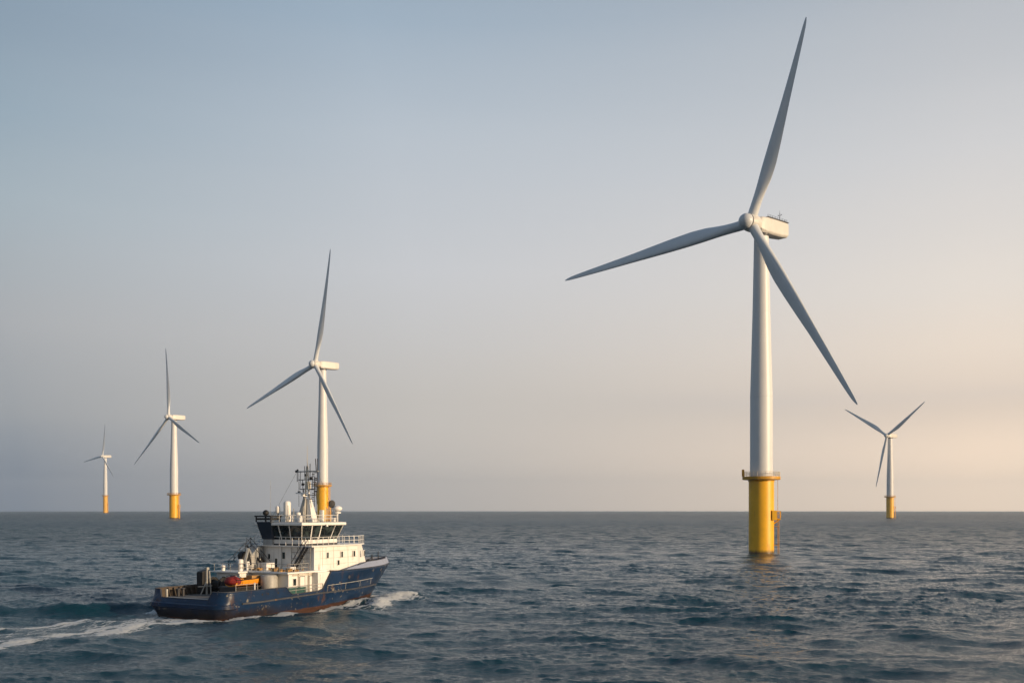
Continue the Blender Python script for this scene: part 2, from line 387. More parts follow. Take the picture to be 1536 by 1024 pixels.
    fz = sample(T2, 53.0, x[near] * 2.7, y[near] * 2.7, .9)[0]
    z[near] += np.clip(foam - .2, 0, 1) * (.9 * fz + .06) * (~inside)
    F = np.zeros(x.shape, np.float32); F[near] = foam
    # a little churned water round the near monopile
    dm = np.hypot(x - 67.4, y - 271.1); F = np.maximum(F, .72 * np.exp(-((dm - 3.6) / .9) ** 2) + .38 * np.exp(-((dm - 4.5) / 2.2) ** 2) * (x > 66) * 0)
    co = np.stack([x + dx, y + dy, z], 1).astype(np.float32)
    idx = np.arange(nr * na).reshape(nr, na); A = idx[:-1, :]; B = idx[1:, :]
    q = np.stack([A, np.roll(A, -1, 1), np.roll(B, -1, 1), B], -1)[1:].reshape(-1, 4)[:, ::-1]
    c_tri = np.stack([np.full(na, 0), np.roll(idx[1], -1), idx[1]], -1)[:, ::-1]
    nq, ntri = len(q), len(c_tri)
    me = bpy.data.meshes.new('sea'); me.vertices.add(len(co)); me.vertices.foreach_set('co', co.ravel())
    loops = np.concatenate([q.ravel(), c_tri.ravel()]).astype(np.int32)
    me.loops.add(len(loops)); me.loops.foreach_set('vertex_index', loops)
    me.polygons.add(nq + ntri)
    me.polygons.foreach_set('loop_start', np.concatenate([np.arange(nq) * 4, nq * 4 + np.arange(ntri) * 3]).astype(np.int32))
    me.update(calc_edges=True)
    me.polygons.foreach_set('use_smooth', np.ones(nq + ntri, bool))
    at = me.attributes.new('foam', 'FLOAT', 'POINT'); at.data.foreach_set('value', F)
    at = me.attributes.new('distance', 'FLOAT', 'POINT'); at.data.foreach_set('value', r_.astype(np.float32))
    o = bpy.data.objects.new('water', me); SC.collection.objects.link(o); o['kind'] = 'structure'
    # material
    m, t, p = newmat('sea_water'); g = NG(t)
    fa = g.n('ShaderNodeAttribute', attribute_name='foam').outputs['Fac']; da = g.n('ShaderNodeAttribute', attribute_name='distance').outputs['Fac']
    far = g.rng(da, 90, 900, 0, 1)
    vec = g.coord((1, 1.6, 1)); v2 = g.coord((1, 2.2, 1))
    n1 = g.noise(g.coord((.8, 1.5, 1)), 1.25, 7, .66, .3); n2 = g.noise(v2, .33, 4, .6); n3 = g.noise(v2, .045, 5, .6)
    hgt = g.math('ADD', g.math('MULTIPLY', n1, .17), g.math('MULTIPLY', g.math('MULTIPLY', n2, g.rng(da, 180, 600, 0, 1)), 2.3))
    hgt = g.math('ADD', hgt, g.math('MULTIPLY', g.math('MULTIPLY', n3, g.rng(da, 600, 2200, 0, 1)), 30.0))
    bm = g.n('ShaderNodeBump'); bm.inputs['Strength'].default_value = 1.0; bm.inputs['Distance'].default_value = 1.0
    g.put(bm.inputs['Height'], hgt)
    p.inputs['Base Color'].default_value = (.004, .032, .047, 1); p.inputs['IOR'].default_value = 1.333
    g.put(p.inputs['Roughness'], g.math('ADD', g.math('MULTIPLY', far, .19), .10))
    t.links.new(bm.outputs[0], p.inputs['Normal'])
    # foam: lace of bubbles where the foam field is strong
    w1 = g.n('ShaderNodeTexCoord'); w2_ = g.n('ShaderNodeMapping'); w2_.inputs['Rotation'].default_value = (0, 0, -HD); w3 = g.n('ShaderNodeMapping'); w3.inputs['Scale'].default_value = (.42, 1.15, 1)
    t.links.new(w1.outputs['Object'], w2_.inputs[0]); t.links.new(w2_.outputs[0], w3.inputs[0]); wv = w3.outputs[0]
    na_ = g.noise(wv, 1.25, 9, .74, .7); nb = g.noise(g.coord((1, 1, 1)), .42, 4, .6, .6)
    vo = g.n('ShaderNodeTexVoronoi', feature='DISTANCE_TO_EDGE'); g.put(vo.inputs['Vector'], wv); vo.inputs['Scale'].default_value = 1.2
    lace = g.rng(vo.outputs['Distance'], .0, .16, .14, 0)
    th = g.math('ADD', g.math('ADD', g.math('MULTIPLY', na_, .80), g.math('MULTIPLY', nb, .62)), lace)
    ff = g.rng(g.math('SUBTRACT', g.math('ADD', th, g.math('MULTIPLY', fa, .74)), 1.03), -.01, .17)
    ff = g.math('MULTIPLY', ff, g.rng(fa, .03, .25))
    milky = g.math('MULTIPLY', g.rng(fa, .1, .9, 0, .22), 1.0)
    g.put(p.inputs['Base Color'], g.mix(milky, (.003, .034, .052, 1), (.12, .17, .18, 1)))
    fb = g.n('ShaderNodeBsdfPrincipled'); fb.inputs['Base Color'].default_value = (.62, .64, .64, 1); fb.inputs['Roughness'].default_value = .8
    fbm = g.n('ShaderNodeBump'); fbm.inputs['Strength'].default_value = .8; fbm.inputs['Distance'].default_value = .15; g.put(fbm.inputs['Height'], na_); t.links.new(fbm.outputs[0], fb.inputs['Normal'])
    ms = g.n('ShaderNodeMixShader'); g.put(ms.inputs[0], g.math('MULTIPLY', ff, .9)); t.links.new(p.outputs[0], ms.inputs[1]); t.links.new(fb.outputs[0], ms.inputs[2])
    t.links.new(ms.outputs[0], t.nodes['Material Output'].inputs[0])
    me.materials.append(m)
    return o
build_sea()

# ---------------------------------------------------------------- wind turbines
def airfoil(n, rel):
    """closed section, chord 1 along x (leading edge at -.3), thickness rel; ordered counter-clockwise"""
    pts = []
    for i in range(n):
        t = 2 * math.pi * i / n; x = .5 + .5 * math.cos(t)
        y = 5 * rel * (.2969 * math.sqrt(x) - .126 * x - .3516 * x * x + .2843 * x ** 3 - .1036 * x ** 4)
        pts.append((x - .3, (y if t <= math.pi else -y) + .02 * math.sin(math.pi * x)))
    return pts
def blade_mesh(L, root_d, chord):
    st = [(.0, 1, 1.0, 0), (.015, 1, 1.0, 0), (.05, .9, 1.05, 6), (.12, .5, 1.45, 8), (.20, .12, 1.80, 9), (.28, 0, 1.85, 8), (.38, 0, 1.70, 6), (.50, 0, 1.42, 4.5),
          (.6, 0, 1.17, 3.5), (.75, 0, .90, 1.5), (.88, 0, .66, .5), (.95, 0, .50, 0), (.985, 0, .34, 0), (1.0, 0, .12, 0)]
    n = 28; rings = []; ks = np.array([q[0] for q in st]); fs_ = np.concatenate([np.linspace(0, .4, 26), np.linspace(.43, .95, 16), [.97, .985, .995, 1]])
    def smooth(col):
        y = np.interp(np.linspace(0, 1, 401), ks, [q[col] for q in st]); k_ = np.hanning(27); k_ /= k_.sum()
        yp = np.concatenate([np.full(13, y[0]), y, 2 * y[-1] - y[-2:-15:-1]]); return np.interp(fs_, np.linspace(0, 1, 401), np.convolve(yp, k_, 'valid'))
    C1, C2, C3 = smooth(1), smooth(2), smooth(3); C2 = np.minimum(C2, np.interp(fs_, [0, .985, .995, 1], [9, 9, .3, .12]))
    for s, circ, c, tw in zip(fs_, C1, C2, C3):
        cc = c * chord / 1.85; th = .46 - .20 * min(1, s / .8) if s > .1 else .48
        af = airfoil(n, th); ring = []
        for i in range(n):
            t = 2 * math.pi * i / n
            ax, ay = af[i][0] * cc, af[i][1] * cc
            cx, cy = root_d / 2 * math.cos(t), root_d / 2 * math.sin(t)
            x = ax * (1 - circ) + cx * circ; y = ay * (1 - circ) + cy * circ
            a = R(tw + 3); x, y = x * math.cos(a) - y * math.sin(a), x * math.sin(a) + y * math.cos(a)
            ring.append((x, y - .018 * L * s ** 2.2, s * L))
        rings.append(ring)
    return rings
def turbine(name_loc, H, yaw, blades, k, label, plat, fat=1.0, tilt=R(3), detail=True, nac_len=13.2, hubrise=0.0, overhang=5.2, lean=0):
    """origin at sea level on the tower axis; k scales the machine; yaw: rotor faces (-sin, -cos)"""
    root = empty('wind_turbine', (name_loc[0], name_loc[1], 0)); tag(root, label, 'wind turbine', 'offshore wind turbines')
    rp = 3.35 * k * fat; zp = plat
    prof = [(rp, -4), (rp, zp - 1.4 * k), (rp * 1.04, zp - 1.3 * k), (rp * 1.04, zp - .9 * k)]
    o = MB().lathe(prof, 64).build('monopile', M['pile'], root, auto=40)
    rb, rt = 3.02 * k * fat, 1.92 * k * fat
    ztop = H - 2.2 * k
    MB().lathe([(rb, zp - .4 * k), (rb * .985, zp + (ztop - zp) * .33), (rb + (rt - rb) * .62, zp + (ztop - zp) * .68), (rt, ztop)], 64).build('tower', M['tower'], root, auto=50)
    if detail:
        for fz in (.33, .68):
            z = zp + (ztop - zp) * fz; rr_ = rb * .985 if fz < .5 else rb + (rt - rb) * .62
            MB().lathe([(rr_ + .0 * k, z - .12), (rr_ + .035 * k, z - .1), (rr_ + .035 * k, z + .1), (rr_, z + .12)], 64).build('flange', M['tower'], root, auto=30)
    # platform with its rail
    R_ = 5.05 * k * fat
    pl = MB().lathe([(rp * .9, zp - .95 * k), (R_ * .97, zp - .85 * k), (R_, zp - .8 * k), (R_, zp - .02 * k), (rp * .8, zp)], 40 if detail else 24).build('platform', M['yellow_rust'], root, auto=30)
    rail = MB(); n = 28 if detail else 14
    for i in range(n):
        a = 2 * math.pi * i / n; b = 2 * math.pi * (i + 1) / n; q = R_ - .15 * k
        P = lambda t, z: (q * math.cos(t), q * math.sin(t), z)
        th = (.06 if detail else .07) * k
        rail.tube(P(a, zp), P(a, zp + 1.25 * k), th, 5)
        for hz in (.45, .85, 1.25): rail.tube(P(a, zp + hz * k), P(b, zp + hz * k), th * .8, 4)
    rail.build('railing', M['rail_grey'] if detail else M['yellow_rust'], root)
    if detail:
        cb = MB()
        for a in (R(184),):
            cb.box(R_ * math.cos(a) - .3 * k, R_ * math.cos(a) + .3 * k, R_ * math.sin(a) - .25, R_ * math.sin(a) + .25, zp, zp + 1.9 * k)
        cb.build('davit_post', M['yellow_rust'], root, bevel=.05)
        br = MB()
        for i in range(10):
            a = 2 * math.pi * i / 10
            br.bar((rp * math.cos(a), rp * math.sin(a), zp - 2.5 * k), ((R_ - .5) * math.cos(a), (R_ - .5) * math.sin(a), zp - .9 * k), .16, .22)
        # boat landing: fender tubes, ladder, rest platform
    lx = 5.0 * k * fat; la = MB(); a0 = R(-14); ca, sa = math.cos(a0), math.sin(a0)
    Q = lambda r, w, z: (r * ca - w * sa, r * sa + w * ca, z)
    tk = .07 * k if detail else .16 * k
    for w in (-.8, .8): la.tube(Q(lx - .4 * k, w * k * .7, -2), Q(lx - .4 * k, w * k * .7, zp * .42), tk * 1.2, 8)
    for w in (-.3, .3): la.tube(Q(lx - .7 * k, w * k, -1), Q(lx - .7 * k, w * k, zp), tk * .7, 6)
    z = .6
    while z < zp and detail:
        la.tube(Q(lx - .7 * k, -.3 * k, z), Q(lx - .7 * k, .3 * k, z), .03 * k, 4); z += .45
    for fz in (.12, .36): 
        for w in (-.8, .8): la.tube(Q(rp * .95, w * k, zp * fz), Q(lx - .4 * k, w * k, zp * fz), tk, 6)
    la.build('boat_landing', M['yellow_rust'] if detail else M['yellow'], root)
    rpz = zp * .47
    rs = MB().add([], []); 
    x0, x1 = rp * .8, lx + .1 * k
    rs.prism([Q(x0, -1.1 * k, rpz - .5 * k), Q(x1, -1.1 * k, rpz - .5 * k), Q(x1, 1.1 * k, rpz - .5 * k), Q(x0, 1.1 * k, rpz - .5 * k)],
             [Q(x0, -1.1 * k, rpz - .15 * k), Q(x1, -1.1 * k, rpz - .15 * k), Q(x1, 1.1 * k, rpz - .15 * k), Q(x0, 1.1 * k, rpz - .15 * k)])
    for w in (-1.05, 1.05):
        rs.bar(Q(x1 - .12 * k, w * k, rpz), Q(x1 - .12 * k, w * k, rpz + 1.75 * k), .22 * k, .22 * k)
        rs.bar(Q(rp + .15 * k, w * k, rpz), Q(rp + .15 * k, w * k, rpz + 1.75 * k), .22 * k, .22 * k)
        rs.bar(Q(rp, w * k, rpz + 1.75 * k), Q(x1, w * k, rpz + 1.75 * k), .2 * k, .2 * k)
        rs.bar(Q(rp, w * k, rpz + .9 * k), Q(x1, w * k, rpz + .9 * k), .12 * k, .12 * k)
    rs.bar(Q(x1 - .1 * k, -1.05 * k, rpz + 1.75 * k), Q(x1 - .1 * k, 1.05 * k, rpz + 1.75 * k), .2 * k, .2 * k)
    rs.tube(Q(rp * .95, -.4 * k, rpz - 1.6 * k), Q(lx - .3 * k, -.4 * k, rpz - .5 * k), .18 * k, 8)
    if detail: rs.box(rp * ca - 1.1, rp * ca + .2, -3.0, -2.3, rpz - .6, rpz + 2.0)
    rs.build('rest_platform', M['yellow'], root)
    # nacelle: local frame, +y backwards along the shaft
    Rz = Matrix.Rotation(-yaw, 4, 'Z')           # front (0,-1) -> (-sin yaw, -cos yaw)
    nac = MB(); ring = []
    def sect(y, w, zl, zh, ch):
        return [(-w + ch, y, zl), (w - ch, y, zl), (w, y, zl + ch), (w, y, zh - ch * .5), (w - ch * .5, y, zh), (-w + ch * .5, y, zh), (-w, y, zh - ch * .5), (-w, y, zl + ch)]
    y0 = -overhang * k + 2.2 * k; y1 = y0 + nac_len * k; wk_ = 1.9 * k
    rings = [sect(y0, wk_ * .62, -1.5 * k, 1.6 * k, .7 * k), sect(y0 + .8 * k, wk_ * .92, -2.1 * k, 1.95 * k, .6 * k), sect(y0 + 3 * k, wk_, -2.15 * k, 2.15 * k, .5 * k), sect(y1 - 4.0 * k, wk_, -2.15 * k, 2.15 * k, .5 * k),
             sect(y1 - .6 * k, wk_ * .97, -1.85 * k, 2.12 * k, .5 * k), sect(y1, wk_ * .9, -1.5 * k, 1.8 * k, .5 * k)]
    nac.loft([r_[::-1] for r_ in rings])
    for i, vv in enumerate(nac.v): nac.v[i] = tuple(Rz @ Vector(vv) + Vector((0, 0, H)))
    no = nac.build('nacelle', M['nacelle'], root, bevel=.22 * k, auto=35)
    TX = lambda p_: tuple(Rz @ Vector(p_) + Vector((0, 0, H)))
    und = MB().lathe([(rt * 1.02, -3.0 * k), (rt * 1.12, -2.9 * k), (rt * 1.12, -2.3 * k)], 40, (0, 0, H)).build('yaw_bearing', M['dark'], root, auto=30)
    if detail:
        rr2 = MB(); top = 2.16 * k
        for w in (-wk_ + .25, wk_ - .25):
            ys = np.linspace(y0 + 3.2 * k, y1 - .8, 9)
            for a in ys: rr2.tube(TX((w, a, top)), TX((w, a, top + .75)), .035, 4)
            rr2.tube(TX((w, ys[0], top + .75)), TX((w, ys[-1], top + .75)), .03, 4); rr2.tube(TX((w, ys[0], top + .38)), TX((w, ys[-1], top + .38)), .025, 4)
        rr2.tube(TX((-wk_ + .25, y1 - .8, top + .75)), TX((wk_ - .25, y1 - .8, top + .75)), .03, 4)
        rr2.build('roof_railing', M['dark'], root)
        MB().add([], []).prism([TX((-wk_ * .8, y0 + 3, top - .02)), TX((-wk_ * .8, y1 - .3, top - .02)), TX((wk_ + .03, y1 - .3, top - .02)), TX((wk_ + .03, y0 + 3, top - .02))][::1],
              [TX((-wk_ * .8, y0 + 3, top + .14)), TX((-wk_ * .8, y1 - .3, top + .14)), TX((wk_ + .03, y1 - .3, top + .14)), TX((wk_ + .03, y0 + 3, top + .14))]).build('roof_edge', M['dark'], root)
        mm = MB(); ym = y0 + 11.0
        mm.tube(TX((0, ym, top)), TX((0, ym, top + 2.9)), .07, 6); mm.tube(TX((0, ym, top + 2.9)), TX((0, ym, top + 3.6)), .03, 4)
        mm.tube(TX((-.5, ym, top + 2.2)), TX((.5, ym, top + 2.2)), .04, 4)
        mm.ball(TX((.5, ym, top + 2.35)), .14, 8, 6); mm.ball(TX((-.5, ym, top + 2.35)), .14, 8, 6); mm.box(*(lambda c: (c[0] - .25, c[0] + .25, c[1] - .25, c[1] + .25, c[2], c[2] + .8))(TX((0, ym, top))))
        mm.build('weather_mast', M['dark'], root)
    # rotor
    hb = empty('rotor', (0, 0, H)); hb.parent = root
    hb.matrix_parent_inverse = Matrix.Identity(4)
    hb.rotation_euler = (tilt * -1, 0, -yaw)
    hb.rotation_mode = 'XYZ'
    hb.location = (-math.sin(yaw) * overhang * k, -math.cos(yaw) * overhang * k, H)
    hub = MB().lathe([(1.5 * k, -2.4 * k), (2.15 * k, -2.2 * k), (2.4 * k, -1.2 * k), (2.4 * k, .5 * k), (2.1 * k, 1.3 * k)], 40, axis='y').build('hub', M['nacelle'], hb, auto=35)
    MB().lathe([(1.9 * k, 1.42 * k), (2.04 * k, 1.6 * k), (2.03 * k, 2.1 * k), (1.86 * k, 2.7 * k), (1.5 * k, 3.25 * k), (.95 * k, 3.65 * k), (.4 * k, 3.84 * k), (.02, 3.88 * k)], 40, axis='y').build('nose_cone', M['blade'], hb, auto=50)
    MB().lathe([(1.8 * k, 1.25 * k), (1.97 * k, 1.3 * k), (1.97 * k, 1.5 * k), (1.8 * k, 1.55 * k)], 40, axis='y').build('seam_ring', M['dark'], hb, auto=35)
    for ang, L in blades:
        q = 1.3 * k
        rings = blade_mesh(L - q, 2.7 * k, 4.1 * k * (L / (61 * k)) ** .5)
        mb = MB(); mb.loft(rings)
        b = mb.build('blade', M['blade'], hb, auto=60)
        Rm = Matrix.Rotation(R(ang), 4, 'Y')
        b.rotation_euler = Rm.to_euler(); b.location = Rm @ Vector((0, 0, q))
    return root

f = 1500.0
def pix_turbine(base_y, tower_x, hub, tips, yaw, plat_y, label, k, fat=1.0, detail=False, tilt=3.0, **kw):
    """real distance and size from where the machine meets the water; blades measured in the plane of its rotor"""
    d = f * CAM_H / (base_y - 765); s = d / f; yw = R(yaw); tl = R(tilt)
    a = np.array([-math.sin(yw) * math.cos(tl), -math.cos(yw) * math.cos(tl), math.sin(tl)])
    r = np.array([math.cos(yw), -math.sin(yw), 0]); u = np.cross(r, a)
    if u[2] < 0: u = -u
    ov = kw.get('overhang', 5.2) * k
    X0, Y0 = (tower_x - 768) * s, d
    C = np.array([X0 - math.sin(yw) * ov, Y0 - math.cos(yw) * ov, 0]); C[2] = CAM_H + (765 - hub[1]) / f * C[1]
    bl = []
    for (x, y) in tips:
        ray = np.array([(x - 768) / f, 1, (765 - y) / f]); t_ = C @ a * 1.0 - a @ np.array([0, 0, CAM_H])
        ray3 = ray; org = np.array([0, 0, CAM_H]); t_ = (C - org) @ a / (ray3 @ a); q = org + ray3 * t_ - C
        bl.append((math.degrees(math.atan2(q @ r, q @ u)), float(np.linalg.norm(q))))
    print('turbine', [tuple(round(v, 1) for v in b) for b in bl], 'hub px', 768 + f * C[0] / C[1])
    return turbine((X0, Y0), C[2], yw, bl, k, label, CAM_H + (765 - plat_y) * s, fat, tl, detail, **kw)

pix_turbine(831, 1142, (1126, 334), [(1212, 28), (1290, 607), (852, 422)], 50, 714.5, 'nearest and largest white wind turbine on a thick yellow monopile', 1.0, detail=True, overhang=4.8, nac_len=12.8)
pix_turbine(783, 484, (474, 546), [(498, 374), (532, 666), (373, 613)], 46, 727, 'white wind turbine rising directly behind the ship\'s mast and bridge', 1.72, fat=1.03)
pix_turbine(777, 261, (254, 625), [(250, 522), (301, 664), (203, 697)], 42, 741, 'white wind turbine left of the ship with one blade pointing straight up', 1.67, fat=1.18)
pix_turbine(769, 158, (157, 684), [(158, 636), (171, 715), (126, 693)], 37, 743, 'smallest and faintest wind turbine at the far left near the horizon', 2.65, fat=1.1)
pix_turbine(777, 1335, (1331, 653), [(1388, 602), (1315, 730), (1268, 614)], 55, 744.5, 'small distant wind turbine right of the largest one, blades forming a Y', 1.42, fat=1.12)

# ---------------------------------------------------------------- the ship (x forward, y port, z up from the waterline)
ship = empty('offshore_tug', (SHIP_O[0], SHIP_O[1], 0), HD)
tag(ship, 'blue hulled offshore supply tug with white bridge sailing away to the right', 'ship')

def stern_u(z): return -.35 - .55 * math.exp(-((z - 1.35) / .75) ** 2) + (.35 if z > 2.2 else 0) * 0
def stem_u(z): return 31.6 + 4.3 * max(-.4, min(1.3, z / 4.6))
def top_z(u, v):
    if u < 1.0 and abs(v) < 3.95: return 2.12
    if u < 9.0: return 3.0 - .0 * u
    if u < 9.4: return 3.0 - (u - 9.0) / .4 * .9
    if u < 15.0: return 2.1 + (u - 9.4) * .02
    if u < 15.5: return 2.2 + (u - 15.0) / .5 * 2.25
    return 4.45 + .15 * ((u - 16) / 18) ** 2
def outline(z):
    """half outline at height z from the stern centre round to the stem: list of (u, v>=0)"""
    B = float(hull_half(np.array(6.0), np.array(z))); s0 = stern_u(z); rc = 1.45; pts = []
    for v in np.linspace(0, B - rc, 12)[:-1]: pts.append((s0 + .10 * (v / B) ** 2, v))
    for i in range(9):
        a = R(90 * i / 8); pts.append((s0 + .06 + rc - rc * math.cos(a), B - rc + rc * math.sin(a)))
    us = stem_u(z); u0 = s0 + .06 + rc
    for i in range(1, 62):
        q = i / 61; u = u0 + (us - u0) * (1 - (1 - q) ** 1.35); pts.append((u, float(hull_half(np.array(u), np.array(z))) if i < 61 else 0.0))
    return pts
ref = outline(2.0); tops = []
for (u, v) in ref: tops.append(top_z(u, v))
NZ = 22
def hull_grid(side):
    cols = []
    levels = []
    for j in range(NZ): levels.append(j / (NZ - 1))
    cache = {}
    grid = []
    for i in range(len(ref)):
        colm = []
        for q in levels:
            z = -1.7 + (tops[i] + 1.7) * q; key = round(z, 2)
            if key not in cache: cache[key] = outline(key)
            u, v = cache[key][i]; tuck = 0
            if z < .9 and u < 3: v *= 1 - .04 * (.9 - z)
            colm.append((u, side * v, z))
        grid.append(colm)
    return grid
hull = MB()
gp, gs = hull_grid(1), hull_grid(-1)
vs, fs = [], []; nn = len(ref)
for g_ in (gp, gs):
    b = len(vs)
    for c_ in g_: vs += c_
    for i in range(nn - 1):
        for j in range(NZ - 1):
            a = b + i * NZ + j; q = (a, a + NZ, a + NZ + 1, a + 1)
            fs.append(q[::-1] if g_ is gp else q)
hull.add(vs, fs)
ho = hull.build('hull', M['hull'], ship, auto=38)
ho.data.materials.append(M['brown'])
wd = ho.modifiers.new('weld', 'WELD'); wd.merge_threshold = .004
so = ho.modifiers.new('shell', 'SOLIDIFY'); so.thickness = .14; so.offset = 0; so.material_offset = 1; so.material_offset_rim = 0

def edge_line(zf, off, u0=None, u1=None, side=-1, frm=0, to=None):
    pts = []
    for i, (u, v) in enumerate(ref):
        z = zf(u, v, tops[i]); o = outline(round(z, 2))[i]
        if u0 is not None and o[0] < u0: continue
        if u1 is not None and o[0] > u1: continue
        n = len(ref); nx = outline(round(z, 2))[min(i + 1, n - 1)]; pv_ = outline(round(z, 2))[max(i - 1, 0)]
        t = Vector((nx[0] - pv_[0], nx[1] - pv_[1])); t.normalize(); nr = Vector((-t.y, t.x)) if True else None
        if nr.y < 0 or (abs(nr.y) < .2 and nr.x > 0 and o[0] < 5): nr = -nr if nr.x > 0 and o[0] < 5 else nr
        pts.append((o[0] + nr.x * off, side * (o[1] + nr.y * off), z))
    return pts
def belt(name, mat, zf, hh, prot, u0=None, u1=None):
    mb = MB()
    for sd in (-1, 1):
        ctr = edge_line(zf, 0.02, u0, u1, sd); out = edge_line(zf, prot, u0, u1, sd); rings = []
        for c_, o_ in zip(ctr, out):
            rings.append([(c_[0], c_[1], c_[2] - hh / 2), (o_[0], o_[1], o_[2] - hh / 3), (o_[0], o_[1], o_[2] + hh / 3), (c_[0], c_[1], c_[2] + hh / 2)])
        mb.loft(rings)
    return mb.build(name, mat, ship, auto=30)
belt('rubbing_strake', M['strake'], lambda u, v, t: 1.62 + .30 * max(0, min(1, (u - 5) / 10)) - .0 * u, .24, .17, 1.6, 30.5)
belt('capping_rail', M['strake'], lambda u, v, t: min(t, 5.05) + .015, .10, .11)
belt('stern_fender', M['hull'], lambda u, v, t: 1.35, .62, .22, None, 1.4)

# decks
def deck(name, z, u0, u1, mat, inset=.12):
    o_ = [(u, v - inset) for u, v in outline(z) if u0 <= u <= u1 and v > inset]
    ring = [(u0, -o_[0][1])] + [(u, -v) for u, v in o_] + [(u1, -o_[-1][1])] + [(u1, o_[-1][1])] + [(u, v) for u, v in reversed(o_)] + [(u0, o_[0][1])]
    MB().prism([(u, v, z - .08) for u, v in ring], [(u, v, z) for u, v in ring]).build(name, mat, ship)
deck('main_deck', 1.95, .3, 16.0, M['deck'])
deck('forecastle_deck', 4.1, 15.5, 34.6, M['deck'], .2)
MB().box(14.6, 16.9, -5.93, 5.93, 1.9, 4.42).build('forecastle_bulkhead', M['white'], ship)
# frames standing inside the bulwarks
fr = MB()
for sd in (-1, 1):
    for i in range(9):
        u = 2.0 + i * .82; fr = MB(); fr.prism([(u, sd * 5.90, 1.95), (u + .09, sd * 5.90, 1.95), (u + .09, sd * 5.35, 1.95), (u, sd * 5.35, 1.95)][::sd], [(u, sd * 5.90, 2.93), (u + .09, sd * 5.90, 2.93), (u + .09, sd * 5.68, 2.93), (u, sd * 5.68, 2.93)][::sd]); fr.build('bulwark_frame', M['brown'], ship)
MB().box(-.30, .28, -3.8, 3.8, 1.90, 2.135).build('stern_sill', M['galv'], ship, bevel=.03)
for sd in (-1, 1):
    MB().tube((.15, sd * 3.75, 1.9), (.15, sd * 3.75, 3.0), .14, 12).build('stern_post', M['galv'], ship)
# bow bulwark leaning inboard, pale blue grey
bb = MB(); rows = [[], [], [], []]
lo = [p for p in edge_line(lambda u, v, t: min(t, 5.0), .0, 19.5, 40, -1)]
ring_lo = [(x, y) for x, y, z in lo]
for (x, y, z) in lo:
    q = min(1, max(0, (x - 19.5) / 6)); h_ = .80 * q ** .8; inw = .28 * q
    L_ = math.hypot(x - 20, y) + 1e-6; nx_, ny_ = (x - 20) / 15 * .55, -1.0
    f_ = max(0, 1 - inw / max(abs(y), .35)) if abs(y) > .3 else 1
    ux = x - inw * (1.4 if x > 33 else .4)
    rows[0].append((x + .02, y * 1.005, z)); rows[1].append((ux, y * f_, z + h_)); rows[2].append((ux - .08, y * f_ * .985, z + h_)); rows[3].append((x - .1, y * .97, z))
for sgn in (1, -1):
    rings = [[(p[0], p[1] * sgn, p[2]) for p in (rows[0][i], rows[1][i], rows[2][i], rows[3][i])] for i in range(len(lo))]
    bb.loft(rings)
bo = bb.build('bow_bulwark', M['bluegrey'], ship, auto=30)
cp = MB()
for sgn in (1, -1): cp.path([(p[0], p[1] * sgn, p[2]) for p in rows[1]][4:], .05, 6)
cp.build('bow_rail', M['strake'], ship)

# openings in the bulwark, draught scuffs
for u in (5.2, 6.1, 7.7):
    a = 5.75 + .3; MB().lathe([(.01, -.06), (.13, -.06), (.16, 0), (.13, .06), (.01, .06)], 12, (u, -6.07, 2.45), 'y').build('fairlead', M['black'], ship)
for u, z in ((20.5, 3.55), (26.5, 4.1), (29.5, 4.0)):
    v = float(hull_half(np.array(u), np.array(z))); MB().lathe([(.01, -.07), (.20, -.07), (.26, 0), (.20, .07), (.01, .07)], 12, (u, -v - .03, z), 'y').build('mooring_port', M['strake'], ship)

# ---- accommodation
def poly_taper(pl, z0, z1, sc=0.0, ctr=None):
    cx = sum(p[0] for p in pl) / len(pl); cy = sum(p[1] for p in pl) / len(pl)
    up = []
    for (x, y) in pl:
        d = math.hypot(x - cx, y - cy); up.append((x + (x - cx) / d * sc, y + (y - cy) / d * sc, z1))
    return [(x, y, z0) for x, y in pl], up
lowh = [(10.6, -4.95), (15.5, -4.95), (15.5, 4.95), (8.6, 4.95), (8.6, 1.0), (10.6, 1.0)]
MB().prism([(x, y, 1.95) for x, y in lowh], [(x, y, 4.42) for x, y in lowh]).build('lower_deckhouse', M['white'], ship, bevel=.06)
mid = [(9.9, -5.5), (16.4, -5.5), (17.5, -5.2), (17.5, 5.2), (8.2, 5.3), (8.2, .8), (9.9, .8)]
MB().prism([(x, y, 4.42) for x, y in mid], [(x, y, 4.62) for x, y in mid]).build('middle_deck', M['white_clean'], ship, bevel=.04)
# upper deckhouse
uph = [(15.2, -4.8), (24.2, -4.3), (27.6, -3.0), (28.2, 0), (27.6, 3.0), (24.2, 4.4), (15.2, 4.75)]
top = [(15.2, -4.8), (23.9, -4.2), (26.6, -2.8), (27.1, 0), (26.6, 2.8), (23.9, 4.3), (15.2, 4.75)]
up_o = MB().prism([(x, y, 4.62 if x < 17 else 4.1) for x, y in uph], [(x, y, 7.45) for x, y in top]).build('upper_deckhouse', M['white'], ship, bevel=.07)
bd = [(14.5, -5.05), (24.1, -4.6), (26.9, -3.0), (27.4, 0), (26.9, 3.0), (24.1, 4.6), (14.7, 5.0)]
MB().prism([(x, y, 7.45) for x, y in bd], [(x, y, 7.58) for x, y in bd]).build('bridge_deck', M['white_clean'], ship)
def wall_pt(a, b, q, z, out=0.0):
    x, y = a[0] + (b[0] - a[0]) * q, a[1] + (b[1] - a[1]) * q; d = Vector((b[0] - a[0], b[1] - a[1])).normalized(); return (x + d.y * out, y - d.x * out, z)
